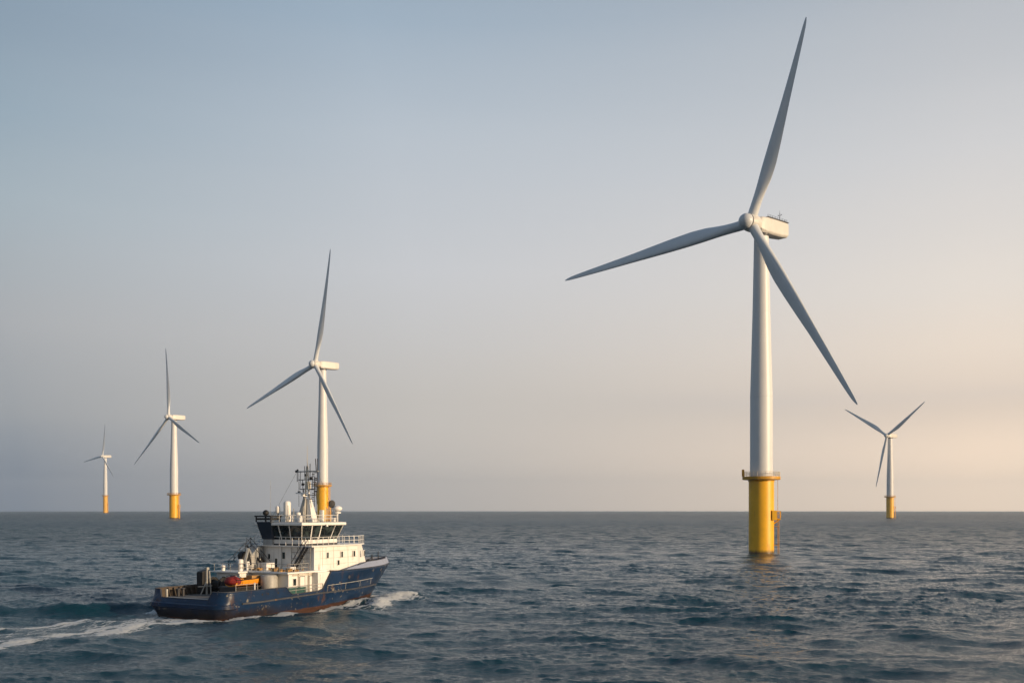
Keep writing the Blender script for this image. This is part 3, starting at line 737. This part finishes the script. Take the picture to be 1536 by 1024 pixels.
def opening(parent, name, a, b, q, z, w, h, frame=.06, mat='glass', fm='white_clean', dep=.05):
    """a framed pane set on the wall running a -> b (outside on the right of a -> b)"""
    A, B_ = Vector((a[0], a[1], 0)), Vector((b[0], b[1], 0)); d = (B_ - A).normalized(); n = Vector((d.y, -d.x, 0)); c = A + (B_ - A) * q; c.z = z
    def slab(w_, h_, o0, o1, zc=0):
        P = lambda s, o, zz: tuple(c + d * s + n * o + Vector((0, 0, zz)))
        return [P(-w_, o0, -h_), P(w_, o0, -h_), P(w_, o1, -h_), P(-w_, o1, -h_)], [P(-w_, o0, h_), P(w_, o0, h_), P(w_, o1, h_), P(-w_, o1, h_)]
    fo = MB().prism(*[r[::-1] for r in slab(w / 2 + frame, h / 2 + frame, -.03, dep)]).build(name, M[fm], parent)
    MB().prism(*[r[::-1] for r in slab(w / 2, h / 2, dep - .02, dep + .012)]).build('pane', M[mat], fo)
st_a, st_b = (15.2, -4.8), (24.2, -4.3)
for q, z, w, h in ((.60, 6.35, .34, .72), (.885, 6.35, .34, .72), (.28, 6.35, .34, .72), (.52, 5.35, .34, .6)):
    opening(up_o, 'window', st_a, st_b, q, z, w, h, .05, dep=.09)
opening(up_o, 'window', (24.2, -4.3), (27.6, -3.0), .42, 6.3, .34, .72, .05, dep=.28)
af_a, af_b = (15.2, 4.75), (15.2, -4.8)
for q, z, w, h in ((.22, 6.15, .34, .6), (.48, 6.3, .42, .8), (.12, 5.2, .5, .95), (.345, 5.35, .36, 1.1), (.78, 6.3, .4, .7)):
    opening(up_o, 'window', af_a, af_b, q, z, w, h, .05, dep=.08)
opening(up_o, 'door', af_a, af_b, .62, 5.62, .75, 1.8, .07, mat='white', dep=.09)
# raised hand rails and pipes along the aft wall
gr = MB()
for z in (5.3, 6.0, 6.75): gr.tube((15.05, -1.2, z), (15.05, -4.35, z), .035, 5)
for y in (-1.2, -2.2, -3.2, -4.3): gr.tube((15.05, y, 4.6), (15.05, y, 7.4), .035, 5)
gr.build('wall_grating', M['galv'], ship)
MB().tube((15.02, 3.3, 4.6), (15.02, 3.3, 7.4), .07, 6).build('wall_pipe', M['galv'], ship); MB().tube((15.02, .4, 4.6), (15.02, .4, 7.4), .05, 6).build('wall_pipe', M['galv'], ship)
seam = MB()
for z in (5.25, 6.0, 6.9): seam.tube((15.3, -4.82, z), (23.8, -4.35, z), .014, 4)
for q in (.18, .42, .75): seam.tube((15.2 + 9 * q, -4.81 + .5 * q, 4.7), (15.2 + 9 * q, -4.81 + .54 * q, 7.4), .016, 4)
seam.build('plate_seams', M['mast'], ship)
# low side of the lower deckhouse: doors, ladder, pipes
la_, lb_ = (10.6, -4.95), (15.5, -4.95)
lo_o = bpy.data.objects['lower_deckhouse']
opening(lo_o, 'door', la_, lb_, .47, 3.05, .8, 1.85, .07, mat='white_clean', fm='dark', dep=.05)
opening(lo_o, 'door', la_, lb_, .80, 3.05, .78, 1.85, .07, mat='white', fm='dark', dep=.05)
opening(lo_o, 'window', la_, lb_, .20, 3.4, .5, .8, .05, dep=.06)
opening(lo_o, 'door', (8.6, 4.95), (8.6, 1.0), .72, 3.2, .9, 1.9, .06, mat='bluedoor', dep=.05)
opening(lo_o, 'window', (8.6, 4.95), (8.6, 1.0), .32, 3.7, .5, .5, .05, dep=.05)
pp = MB()
for u in (12.2, 13.9, 14.9): pp.tube((u, -5.05, 1.95), (u, -5.05, 4.4), .05, 6)
pp.tube((11.2, -5.05, 4.2), (15.4, -5.05, 4.2), .06, 6); pp.build('side_pipes', M['mast'], ship)

# ---- wheelhouse
wb = [(15.0, -2.95), (21.4, -3.0), (23.0, -1.7), (23.0, 1.7), (21.4, 3.3), (14.9, 3.3)]
def grow(pl, o):
    cx = 18.9; out = []
    for (x, y) in pl: out.append((x + (o if x > cx else -o), y + (o if y > 0 else -o) * (1 if abs(y) > 2 else .6)))
    return out
wh = MB().prism([(x, y, 7.58) for x, y in wb], [(x, y, 8.30) for x, y in wb])
who = wh.build('wheelhouse', M['white'], ship, bevel=.04)
wt = grow(wb, .58)
ins = grow(wb, -.12); inst = grow(wb, .46)
MB().prism([(x, y, 8.30) for x, y in ins], [(x, y, 10.07) for x, y in inst]).build('bridge_interior', M['dark'], ship)
def winrow(a, b, ta, tb, splits, z0=8.34, z1=10.04, post=.13):
    """leaning windows between two wall corners: a,b sill corners; ta,tb head corners"""
    A, B_, TA, TB = [Vector((p[0], p[1], zz)) for p, zz in ((a, z0), (b, z0), (ta, z1), (tb, z1))]
    for i in range(len(splits) - 1):
        q0, q1 = splits[i] + .012, splits[i + 1] - .012
        c = [A.lerp(B_, q0), A.lerp(B_, q1), TA.lerp(TB, q1), TA.lerp(TB, q0)]
        n = (c[1] - c[0]).cross(c[3] - c[0]).normalized() * .03
        o = MB().add([tuple(p + n) for p in c] + [tuple(p - n) for p in c], [(0, 1, 2, 3), (7, 6, 5, 4), (0, 4, 5, 1), (1, 5, 6, 2), (2, 6, 7, 3), (3, 7, 4, 0)]).build('window', M['glass'], who)
    for s_ in splits:
        mb = MB().bar(tuple(A.lerp(B_, s_)), tuple(TA.lerp(TB, s_)), post, post); mb.build('window_post', M['white_clean'], who)
winrow(wb[0], wb[1], wt[0], wt[1], [0, .24, .46, .80, 1.0])
winrow(wb[1], wb[2], wt[1], wt[2], [0, 1.0])
winrow(wb[2], wb[3], wt[2], wt[3], [0, .33, .66, 1.0])
winrow(wb[3], wb[4], wt[3], wt[4], [0, 1.0])
winrow(wb[4], wb[5], wt[4], wt[5], [0, .25, .5, .75, 1.0])
winrow(wb[5], wb[0], wt[5], wt[0], [0, .25, .48, .72, 1.0])
rf = grow(wb, .86)
ro = MB().prism([(x, y, 10.06) for x, y in rf], [(x, y, 10.42) for x, y in rf]).build('wheelhouse_roof', M['white_clean'], ship, bevel=.09)
MB().prism([(x, y, 10.42) for x, y in grow(wb, .5)], [(x, y, 10.47) for x, y in grow(wb, .48)]).build('roof_deck', M['grey'], ship)
for u in (16.3, 18.2, 20.2): MB().tube((u, -3.72, 9.9), (u + .35, -3.42, 8.9), .03, 4).build('window_wiper', M['black'], who)
MB().prism([(x, y, 7.58) for x, y in grow(wb, .03)], [(x, y, 7.78) for x, y in grow(wb, .03)]).build('wall_foot_shade', M['dark'], who)  # dark strip painting in the shaded gap behind the deck rail
MB().box(18.2, 18.5, -4.15, -3.95, 9.9, 10.2).build('floodlight', M['white_clean'], ship, bevel=.05)

# ---- rails
def rail(name, pts, z, h=1.0, r=.032, bars=(.35, .68, 1.0), step=1.05, mat='white_clean'):
    mb = MB()
    for a, b in zip(pts[:-1], pts[1:]):
        L_ = math.hypot(b[0] - a[0], b[1] - a[1]); n = max(1, round(L_ / step))
        za = a[2] if len(a) > 2 else z; zb = b[2] if len(b) > 2 else z
        for k in range(n + 1):
            q = k / n; x, y, zz = a[0] + (b[0] - a[0]) * q, a[1] + (b[1] - a[1]) * q, za + (zb - za) * q; mb.tube((x, y, zz), (x, y, zz + h), r * 1.1, 5)
        for q in bars: mb.tube((a[0], a[1], za + q * h), (b[0], b[1], zb + q * h), r, 5)
    return mb.build(name, M[mat], ship)
bdr = [(x * 1.0 + (.12 if x < 15 else -.06), y * .985) for x, y in bd]
rail('bridge_deck_railing', bdr + [bdr[0]], 7.58, 1.05, .030, (.5, 1.0))
rail('roof_railing', [(15.2, 3.2), (15.2, -3.4), (21.2, -3.4), (22.9, -1.8), (22.9, 1.8), (21.2, 3.3), (15.2, 3.2)], 10.47, .85, .028, (.5, 1.0), 1.2)
rail('middle_deck_railing', [(8.4, 5.1), (8.4, 1.0), (10.0, 1.0), (10.0, -5.35), (13.6, -5.35)], 4.62, .95, .03, (.5, 1.0), 1.3, 'galv')
rail('side_railing', [(9.2, -5.98, 2.1), (15.4, -6.0, 2.2)], 2.1, .85, .032, (.5, 1.0), 1.5, 'galv')
# hand rail and ledge carried on along the forecastle side
hr = MB(); pl_ = edge_line(lambda u, v, t: 2.75 + .02 * (u - 15), .16, 15.6, 27.5, -1); hr.path(pl_, .04, 5)
for p_ in pl_[::6]: hr.tube(p_, (p_[0], p_[1] + .12, p_[2] - .75), .03, 4)
hr.build('hull_handrail', M['galv'], ship)
MB().box(9.6, 12.6, -5.93, -5.86, 2.12, 2.85).build('net_panel', M['teal'], ship)
rail('stern_railing', [(1.6, -5.7, 3.02), (4.6, -5.95, 3.02)], 3.0, .7, .03, (1.0,), 1.5, 'galv')
MB().tube((33.6, 0, 4.1), (33.6, 0, 6.2), .06, 6).build('bow_post', M['dark'], ship); MB().tube((30.5, -1.4, 4.1), (30.5, -1.4, 5.9), .09, 6).build('bow_post', M['dark'], ship)
MB().lathe([(.35, 0), (.35, .1), (.2, .15), (.2, .9), (.34, 1.0), (.34, 1.1)], 14, (29.2, 0, 4.1), 'z').build('windlass', M['galv'], ship)
for y in (-1.2, 1.2): MB().lathe([(.55, -.45), (.55, -.35), (.3, -.3), (.3, .3), (.55, .35), (.55, .45)], 16, (30.4, y, 4.75), 'y').build('anchor_winch', M['dark'], ship)

# ---- stairs on the aft wall
def stair(a, b, w=.7, n=11):
    """a: foot, b: head; treads with two stringers and hand rails"""
    mb = MB(); A, B_ = Vector(a), Vector(b); d = B_ - A; hz_ = Vector((d.x, d.y, 0)).normalized(); sd_ = Vector((-hz_.y, hz_.x, 0)) * w / 2
    for s_ in (-1, 1):
        mb.bar(tuple(A + sd_ * s_), tuple(B_ + sd_ * s_), .1, .26); mb.tube(tuple(A + sd_ * s_ + Vector((0, 0, .95))), tuple(B_ + sd_ * s_ + Vector((0, 0, .95))), .04, 5)
        for q in (0, .33, .66, 1): mb.tube(tuple(A.lerp(B_, q) + sd_ * s_), tuple(A.lerp(B_, q) + sd_ * s_ + Vector((0, 0, .95))), .03, 4)
    for k in range(1, n):
        c = A.lerp(B_, k / n); mb.bar(tuple(c - sd_), tuple(c + sd_), .25, .05)
    return mb.build('stairs', M['dark'], ship)
stair((14.2, 1.9, 4.62), (14.2, 5.3, 7.5)); stair((14.3, -2.2, 4.62), (14.3, -4.35, 7.5), .6)
# aft casing sloping down on the port quarter of the deckhouse
MB().prism([(10.6, 3.3, 4.62), (15.2, 3.3, 4.62), (15.2, 5.2, 4.62), (10.6, 5.2, 4.62)], [(14.3, 3.6, 7.4), (15.2, 3.6, 7.4), (15.2, 5.0, 7.4), (14.3, 5.0, 7.4)]).build('engine_casing', M['grey'], ship, bevel=.08)
rail('casing_railing', [(10.7, 5.15, 4.7), (14.3, 5.0, 7.5)], 4.7, 1.0, .035, (.5, 1.0), .9, 'dark')
# ---- funnel
fo_ = MB().prism([(14.55, 1.5, 8.3), (15.5, 1.5, 8.3), (15.5, 3.3, 8.3), (14.55, 3.3, 8.3)], [(13.95, 1.2, 10.5), (15.6, 1.2, 10.5), (15.6, 3.75, 10.5), (13.95, 3.75, 10.5)]).build('funnel', paint('funnel_navy', (.018, .03, .05), .4, .2), ship, bevel=.08)
fc = MB().box(13.8, 15.75, 1.05, 3.9, 11.1, 11.28)
for x in (13.95, 15.55):
    for y in (1.2, 3.7): fc.box(x - .07, x + .07, y - .07, y + .07, 10.5, 11.1)
fc.box(13.9, 15.6, 1.15, 3.8, 10.72, 10.98)
fc.build('funnel_cap', M['black'], fo_, bevel=.03)
MB().box(14.6, 15.4, 1.6, 3.2, 7.58, 8.3).build('funnel_trunk', M['grey'], fo_)
MB().ball((14.6, 2.7, 11.62), .38, 16, 10, .95).build('exhaust_dome', M['black'], fo_, smooth=True)
# ---- roof gear
def dome(u, v, z, r, h, mat='white_clean'):
    o = MB().lathe([(r * .8, 0), (r, .12), (r, h - r * .6), (r * .92, h - r * .3), (r * .7, h - r * .08), (r * .35, h), (.01, h + .02)], 20, (u, v, z)).build('radome', M[mat], ship, auto=50)
    MB().tube((u, v, z - .7), (u, v, z + .02), r * .45, 10).build('pedestal', M['galv'], o)
dome(16.6, 1.0, 11.2, .46, 1.9); dome(16.2, 2.2, 11.6, .3, .9); dome(18.0, .4, 11.0, .3, .7)
sl = MB().ball((22.0, -2.6, 12.15), .62, 18, 10, .62).build('satellite_dome', M['white_clean'], ship, smooth=True)
MB().tube((22.0, -2.6, 10.4), (22.0, -2.6, 11.85), .12, 10).tube((22, -2.6, 11.55), (22, -2.6, 11.7), .45, 14).build('pedestal', M['white_clean'], sl)
sc_ = MB()
Rq = Matrix.Rotation(R(-32), 4, 'Z')
disc = MB().lathe([(.01, -.14), (.35, -.13), (.43, -.04), (.44, .04), (.40, .1), (.01, .12)], 24, (0, 0, 0), 'y')
disc.v = [tuple(Rq @ Vector((v_[0], v_[1] * 1.6, v_[2] * 1.15)) + Vector((21.6, -2.0, 12.75))) for v_ in disc.v]
so_ = disc.build('searchlight', M['black'], ship, auto=40); MB().tube((21.6, -2.0, 10.4), (21.6, -2.0, 12.4), .05, 8).build('pedestal', M['galv'], so_)
# ---- mast
ma = empty('mast'); ma.parent = ship
um, vm = 19.3, 0.0
leg1 = MB().prism([(um - .9, vm + .1, 10.47), (um + .2, vm + .1, 10.47), (um + .2, vm + 1.15, 10.47), (um - .9, vm + 1.15, 10.47)], [(um - .35, vm + .1, 13.4), (um + .15, vm + .1, 13.4), (um + .15, vm + .55, 13.4), (um - .35, vm + .55, 13.4)]).build('mast_leg', M['galv'], ma, bevel=.04)
MB().prism([(um - .3, vm - 1.0, 10.47), (um + .9, vm - 1.0, 10.47), (um + .9, vm - .05, 10.47), (um - .3, vm - .05, 10.47)], [(um - .1, vm - .3, 13.5), (um + .3, vm - .3, 13.5), (um + .3, vm + .05, 13.5), (um - .1, vm + .05, 13.5)]).build('mast_leg', M['white'], ma, bevel=.04)
ml = MB()
ml.tube((um - .15, vm + .35, 13.3), (um, vm + .18, 17.6), .10, 8, .07); ml.tube((um + .1, vm - .15, 13.3), (um, vm + .02, 17.6), .10, 8, .07)
for k in range(14):
    z = 13.5 + k * .28; ml.tube((um - .1, vm + .32 - .01 * k, z), (um + .05, vm - .12 + .01 * k, z + .22), .035, 4)
ml.tube((um, vm + .1, 17.5), (um, vm + .1, 20.2), .045, 6, .02)
ml.prism([(um - .25, vm - .35, 14.6), (um + .25, vm - .35, 14.6), (um + .25, vm + .1, 14.6), (um - .25, vm + .1, 14.6)], [(um - .25, vm - .2, 15.6), (um + .25, vm - .2, 15.6), (um + .25, vm + .25, 15.6), (um - .25, vm + .25, 15.6)])
ml.build('mast_lattice', M['mast'], ma)
for z, y0_, y1_, rr_ in ((16.9, -1.75, 2.05, .09), (15.85, -1.65, 1.6, .06), (14.65, -1.6, 1.3, .055), (15.3, -1.5, .6, .04), (13.9, -1.5, .5, .04)):
    x_ = MB().tube((um, vm + y0_, z), (um, vm + y1_, z), rr_, 6)
    x_.build('crossarm', M['dark'] if z != 16.9 else M['galv'], ma)
an = MB(); rnd = random.Random(4)
for (y, z0, z1, r_) in ((1.75, 15.6, 17.1, .05), (1.5, 12.4, 16.9, .025), (1.25, 14.6, 16.9, .04), (.95, 14.7, 15.9, .05), (.75, 13.4, 14.7, .08), (.5, 15.8, 17.6, .05), (-.45, 16.2, 17.9, .05),
                        (-.8, 14.7, 16.9, .04), (-1.1, 13.9, 16.2, .05), (-1.35, 16.9, 18.5, .06), (-1.6, 14.2, 18.55, .05), (-1.05, 12.4, 15.4, .04), (-1.45, 12.6, 14.5, .05)):
    an.tube((um + rnd.uniform(-.15, .15), vm + y, z0), (um + rnd.uniform(-.1, .1), vm + y, z1), r_, 5)
for k in range(16):
    y = rnd.choice([-1.3, -1.15, -.95, -.7]); z = 13.1 + k * .24
    an.box(um - .14, um + .14, vm + y - rnd.uniform(.1, .24), vm + y + rnd.uniform(.1, .24), z, z + rnd.uniform(.05, .13))
for (y, z) in ((.85, 15.1), (.35, 16.3), (1.5, 14.1), (-.5, 15.9)): an.box(um - .15, um + .15, vm + y - .12, vm + y + .12, z, z + .3)
an.build('antennas', M['dark'], ma)
rd = MB().box(um - 1.05, um - .85, -1.1, 1.1, 14.05, 14.2).box(um - 1.1, um - .8, -.2, .2, 13.75, 14.05).box(um - 1.0, um - .1, -.06, .06, 13.7, 13.78)
rd.build('radar_scanner', M['white_clean'], ma)
MB().ball((um, 2.0, 16.95), .16, 10, 8).ball((um, 1.75, 17.1), .13, 8, 6).build('mast_lamp', M['black'], ma)
wst = MB()
for (y, u2, z2) in ((1.9, 15.3, 10.6), (-1.6, 22.4, 10.6)): wst.tube((um, y, 16.9), (u2, y * 1.4, z2), .016, 4)
wst.build('mast_stays', M['dark'], ma)
for (u, v, h_, w_) in ((17.3, -.6, .8, .5), (17.6, -2.4, .5, .7), (18.2, 2.3, .9, .5), (20.6, -1.2, 1.5, .45), (20.9, 1.6, .7, .6), (16.0, -1.7, .55, .5), (21.2, -2.7, .5, .35)):
    MB().box(u - w_ / 2, u + w_ / 2, v - w_ / 2, v + w_ / 2, 10.47, 10.47 + h_).build('equipment_locker', M['white'], ship, bevel=.04)
for (u, v, h_) in ((17.0, -1.5, 1.9), (17.35, -1.0, 2.0), (16.4, -.3, 1.7), (17.6, -3.1, 2.2), (20.5, -2.2, 1.7), (21.3, -1.3, 1.9), (22.5, -1.9, 1.6), (15.6, 2.9, 5.2), (15.6, -.1, 2.1)):
    MB().tube((u, v, 10.47), (u, v, 10.47 + h_), .05 if h_ < 4 else .018, 5).build('whip_antenna', M['galv'], ship)

# ---- working deck gear
def ventilator(u, v, z, r, h):
    MB().lathe([(r * .75, 0), (r * .75, h * .6), (r, h * .62), (r, h), (r * .7, h + .08), (.01, h + .1)], 16, (u, v, z)).build('ventilator', M['white_clean'], ship, auto=40)
ventilator(9.4, 1.7, 4.62, .33, 1.35); ventilator(9.0, 4.2, 4.62, .34, .6); ventilator(11.2, 2.4, 4.62, .26, 1.0)
MB().lathe([(.95, 0), (1.0, .1), (1.0, 2.2), (.9, 2.35), (.5, 2.42), (.01, 2.45)], 28, (9.5, -2.9, 1.95)).build('deck_tank', M['galv'], ship, auto=40)
# knuckle crane folded on the middle deck
cr = empty('deck_crane'); cr.parent = ship
MB().lathe([(.42, 0), (.42, 1.5), (.5, 1.55), (.5, 1.8)], 16, (12.0, 2.6, 4.62)).build('crane_pedestal', M['galv'], cr, auto=40)
MB().bar((12.0, 2.6, 6.3), (10.9, 2.0, 7.2), .3, .36).bar((10.9, 2.0, 7.2), (10.0, 1.6, 5.6), .24, .3).build('crane_boom', M['grey'], cr)
MB().tube((11.7, 2.3, 5.3), (11.0, 2.0, 6.9), .1, 8).build('crane_ram', M['dark'], cr)
MB().lathe([(.01, -.35), (.62, -.33), (.66, 0), (.62, .33), (.01, .35)], 18, (11.0, 2.9, 6.3), 'y').build('hose_reel', M['black'], ship, auto=40)
MB().box(12.2, 13.6, .2, 1.6, 4.62, 5.5).box(12.3, 13.3, -3.6, -2.3, 4.62, 5.1).build('deck_locker', M['white'], ship, bevel=.05)
gg = MB()
for i in range(18):
    a, b, c_ = rnd.uniform(10.2, 14.6), rnd.uniform(-4.9, 1.5), rnd.uniform(.15, .4); gg.box(a, a + c_ * 1.3, b, b + c_ * 1.6, 4.62, 4.62 + c_)
gg.build('coiled_gear', M['ochre'], ship, bevel=.04)
hp = MB(); 
for i in range(9):
    a = rnd.uniform(0, 3.1); hp.lathe([(.42, -.06), (.52, -.06), (.52, .06), (.42, .06)], 16, (9.2 + rnd.uniform(-.5, .9), rnd.uniform(-1.7, .6), 2.1 + i * .13))
hp.build('hose_coils', M['black'], ship, auto=40)
MB().box(9.9, 10.55, -1.9, .7, 1.95, 3.9).build('bulkhead_locker', M['dark'], ship, bevel=.08)
# towing winch, port: drum between cheeks
tw = empty('towing_winch'); tw.parent = ship
MB().lathe([(1.0, -1.0), (1.0, -.85), (.55, -.82), (.55, .82), (1.0, .85), (1.0, 1.0)], 24, (7.7, 3.6, 2.95), 'y').build('drum', M['black'], tw, auto=40)
MB().box(6.9, 8.3, 2.3, 2.55, 1.95, 3.6).box(6.9, 8.3, 4.65, 4.9, 1.95, 3.6).build('winch_frame', M['dark'], tw, bevel=.05)
MB().prism([(5.9, 4.4, 2.0), (6.9, 4.4, 2.0), (6.9, 5.4, 2.0), (5.9, 5.4, 2.0)], [(5.75, 4.2, 4.7), (6.9, 4.3, 4.9), (6.9, 5.4, 4.9), (5.75, 5.3, 4.6)]).build('winch_housing', M['black'], ship, bevel=.15)
# gantry posts and brackets
ga = MB()
ga.bar((5.7, 3.4, 1.95), (5.7, 3.4, 5.0), .2, .2); ga.bar((5.9, 2.9, 1.95), (5.8, 3.1, 4.8), .14, .14); ga.bar((4.9, 3.6, 1.95), (5.7, 3.4, 3.6), .12, .12); ga.bar((4.2, 3.2, 3.0), (6.3, 3.2, 3.0), .12, .12)
ga.box(5.55, 5.9, 3.2, 3.6, 4.9, 5.2)
ga.build('davit', M['galv'], ship, bevel=.03)
for (u, v) in ((2.6, -4.9), (3.3, -4.9), (2.6, 4.7), (3.3, 4.7)): MB().lathe([(.2, 0), (.2, .75), (.28, .8), (.28, .9)], 12, (u, v, 1.95)).build('bollard', M['dark'], ship, auto=40)
MB().bar((4.9, -5.2, 1.95), (4.9, -5.2, 3.75), .12, .12).build('deck_post', M['white_clean'], ship)
st = MB()
for u in (4.6, 7.9): st.box(u, u + .15, -2.5, .1, 1.95, 3.1)
st.box(4.5, 10.2, -2.6, .2, 3.0, 3.12)
st.build('boat_cradle', M['dark'], ship)

# ---- things carried on deck
def on_deck(name, u, v, z, label, cat, rz=0.0):
    p_ = np.array(SHIP_O) + hd * u + pt * v; o = empty(name, (p_[0], p_[1], z), HD + rz); tag(o, label, cat); return o
cn = on_deck('equipment_container', 6.4, -1.2, 1.955, 'black steel container on the aft deck under the orange boat', 'container')
MB().box(-1.6, 3.3, -1.05, 1.05, 0, .98).build('container_body', M['black'], cn, bevel=.05)
rb_ = MB()
for i in range(11): rb_.box(-1.5 + i * .46, -1.42 + i * .46, -1.09, -1.04, .08, .92)
rb_.build('container_ribs', M['dark'], cn)
MB().box(3.30, 3.36, -.95, .95, .08, .92).build('container_door', M['dark'], cn)
wbt = on_deck('workboat', 7.6, -1.35, 3.13, 'small orange workboat stowed on the aft deck, red cover on its stern', 'boat')
rings = []
for q in range(15):
    t_ = q / 14; x = -2.7 + 5.4 * t_; w = .95 * (1 - max(0, (t_ - .55) / .45) ** 2.2) + .02; zk = .02 + .35 * max(0, (t_ - .6) / .4) ** 2; zt_ = .74 + .22 * t_ ** 2
    rings.append([(x + (.45 * max(0, t_ - .7)), w * a, zk + (zt_ - zk) * b) for a, b in ((-1, 1), (-.94, .55), (-.78, .18), (-.3, 0), (.3, 0), (.78, .18), (.94, .55), (1, 1), (.88, 1), (.82, .5), (0, .42), (-.82, .5), (-.88, 1))])
wbo = MB().loft([r[::-1] for r in rings]).build('boat_hull', M['orange'], wbt, auto=35)
gw = MB()
for s_ in (-1, 1): gw.path([(r[0][0], s_ * r[7][1] * 1.02, r[0][2] + .02) for r in rings], .055, 6)
gw.build('gunwale', M['black'], wbt)
MB().box(.2, 1.3, -.5, .5, .6, 1.15).build('console', M['ochre'], wbt, bevel=.06)
MB().box(-.5, -.2, -.8, .8, .62, .7).box(1.6, 1.85, -.62, .62, .68, .76).build('thwart', M['ochre'], wbt)
rc = on_deck('canvas_cover', 5.4, -1.35, 3.4, 'lumpy dark red canvas cover over the stern end of the orange boat', 'cover')
rr3 = random.Random(2); rings = []
for q in range(13):
    t_ = q / 12; e = math.sin(math.pi * min(1, max(0.02, t_ * .97 + .01))) ** .45; ring = []
    for i in range(22):
        a = 2 * math.pi * i / 22; k_ = 1 + .10 * math.sin(3 * a + q * 1.3) + .07 * math.sin(7 * a + q * 2.1) + rr3.uniform(-.04, .04)
        ring.append((-1.0 + 1.75 * t_, 1.06 * e * k_ * math.cos(a), .34 + (.50 if math.sin(a) > 0 else .46) * e * k_ * math.sin(a) * (1 + .25 * math.sin(math.pi * t_))))
    rings.append(ring)
cvo = MB().loft(rings).build('canvas', M['red'], rc, smooth=True)
ss = cvo.modifiers.new('s', 'SUBSURF'); ss.levels = ss.render_levels = 1
ls = MB()
for x in (-.45, .3): 
    ls.path([(x, 1.2 * math.cos(a), .36 + .66 * math.sin(a)) for a in np.linspace(-.5, math.pi + .5, 14)], .025, 5)
ls.build('lashing', M['dark'], rc)

# ---------------------------------------------------------------- haze
hz = MB().box(-14600, 14600, -14600, 14600, -6, 440).build('haze', None); hz['kind'] = 'stuff'
hm = bpy.data.materials.new('haze_air'); hm.use_nodes = True; t = hm.node_tree; t.nodes.clear()
pv = t.nodes.new('ShaderNodeVolumePrincipled'); pv.inputs['Density'].default_value = 6.5e-5; pv.inputs['Color'].default_value = (.84, .92, 1, 1); pv.inputs['Anisotropy'].default_value = .5
ou = t.nodes.new('ShaderNodeOutputMaterial'); t.links.new(pv.outputs[0], ou.inputs['Volume']); hz.data.materials.append(hm)
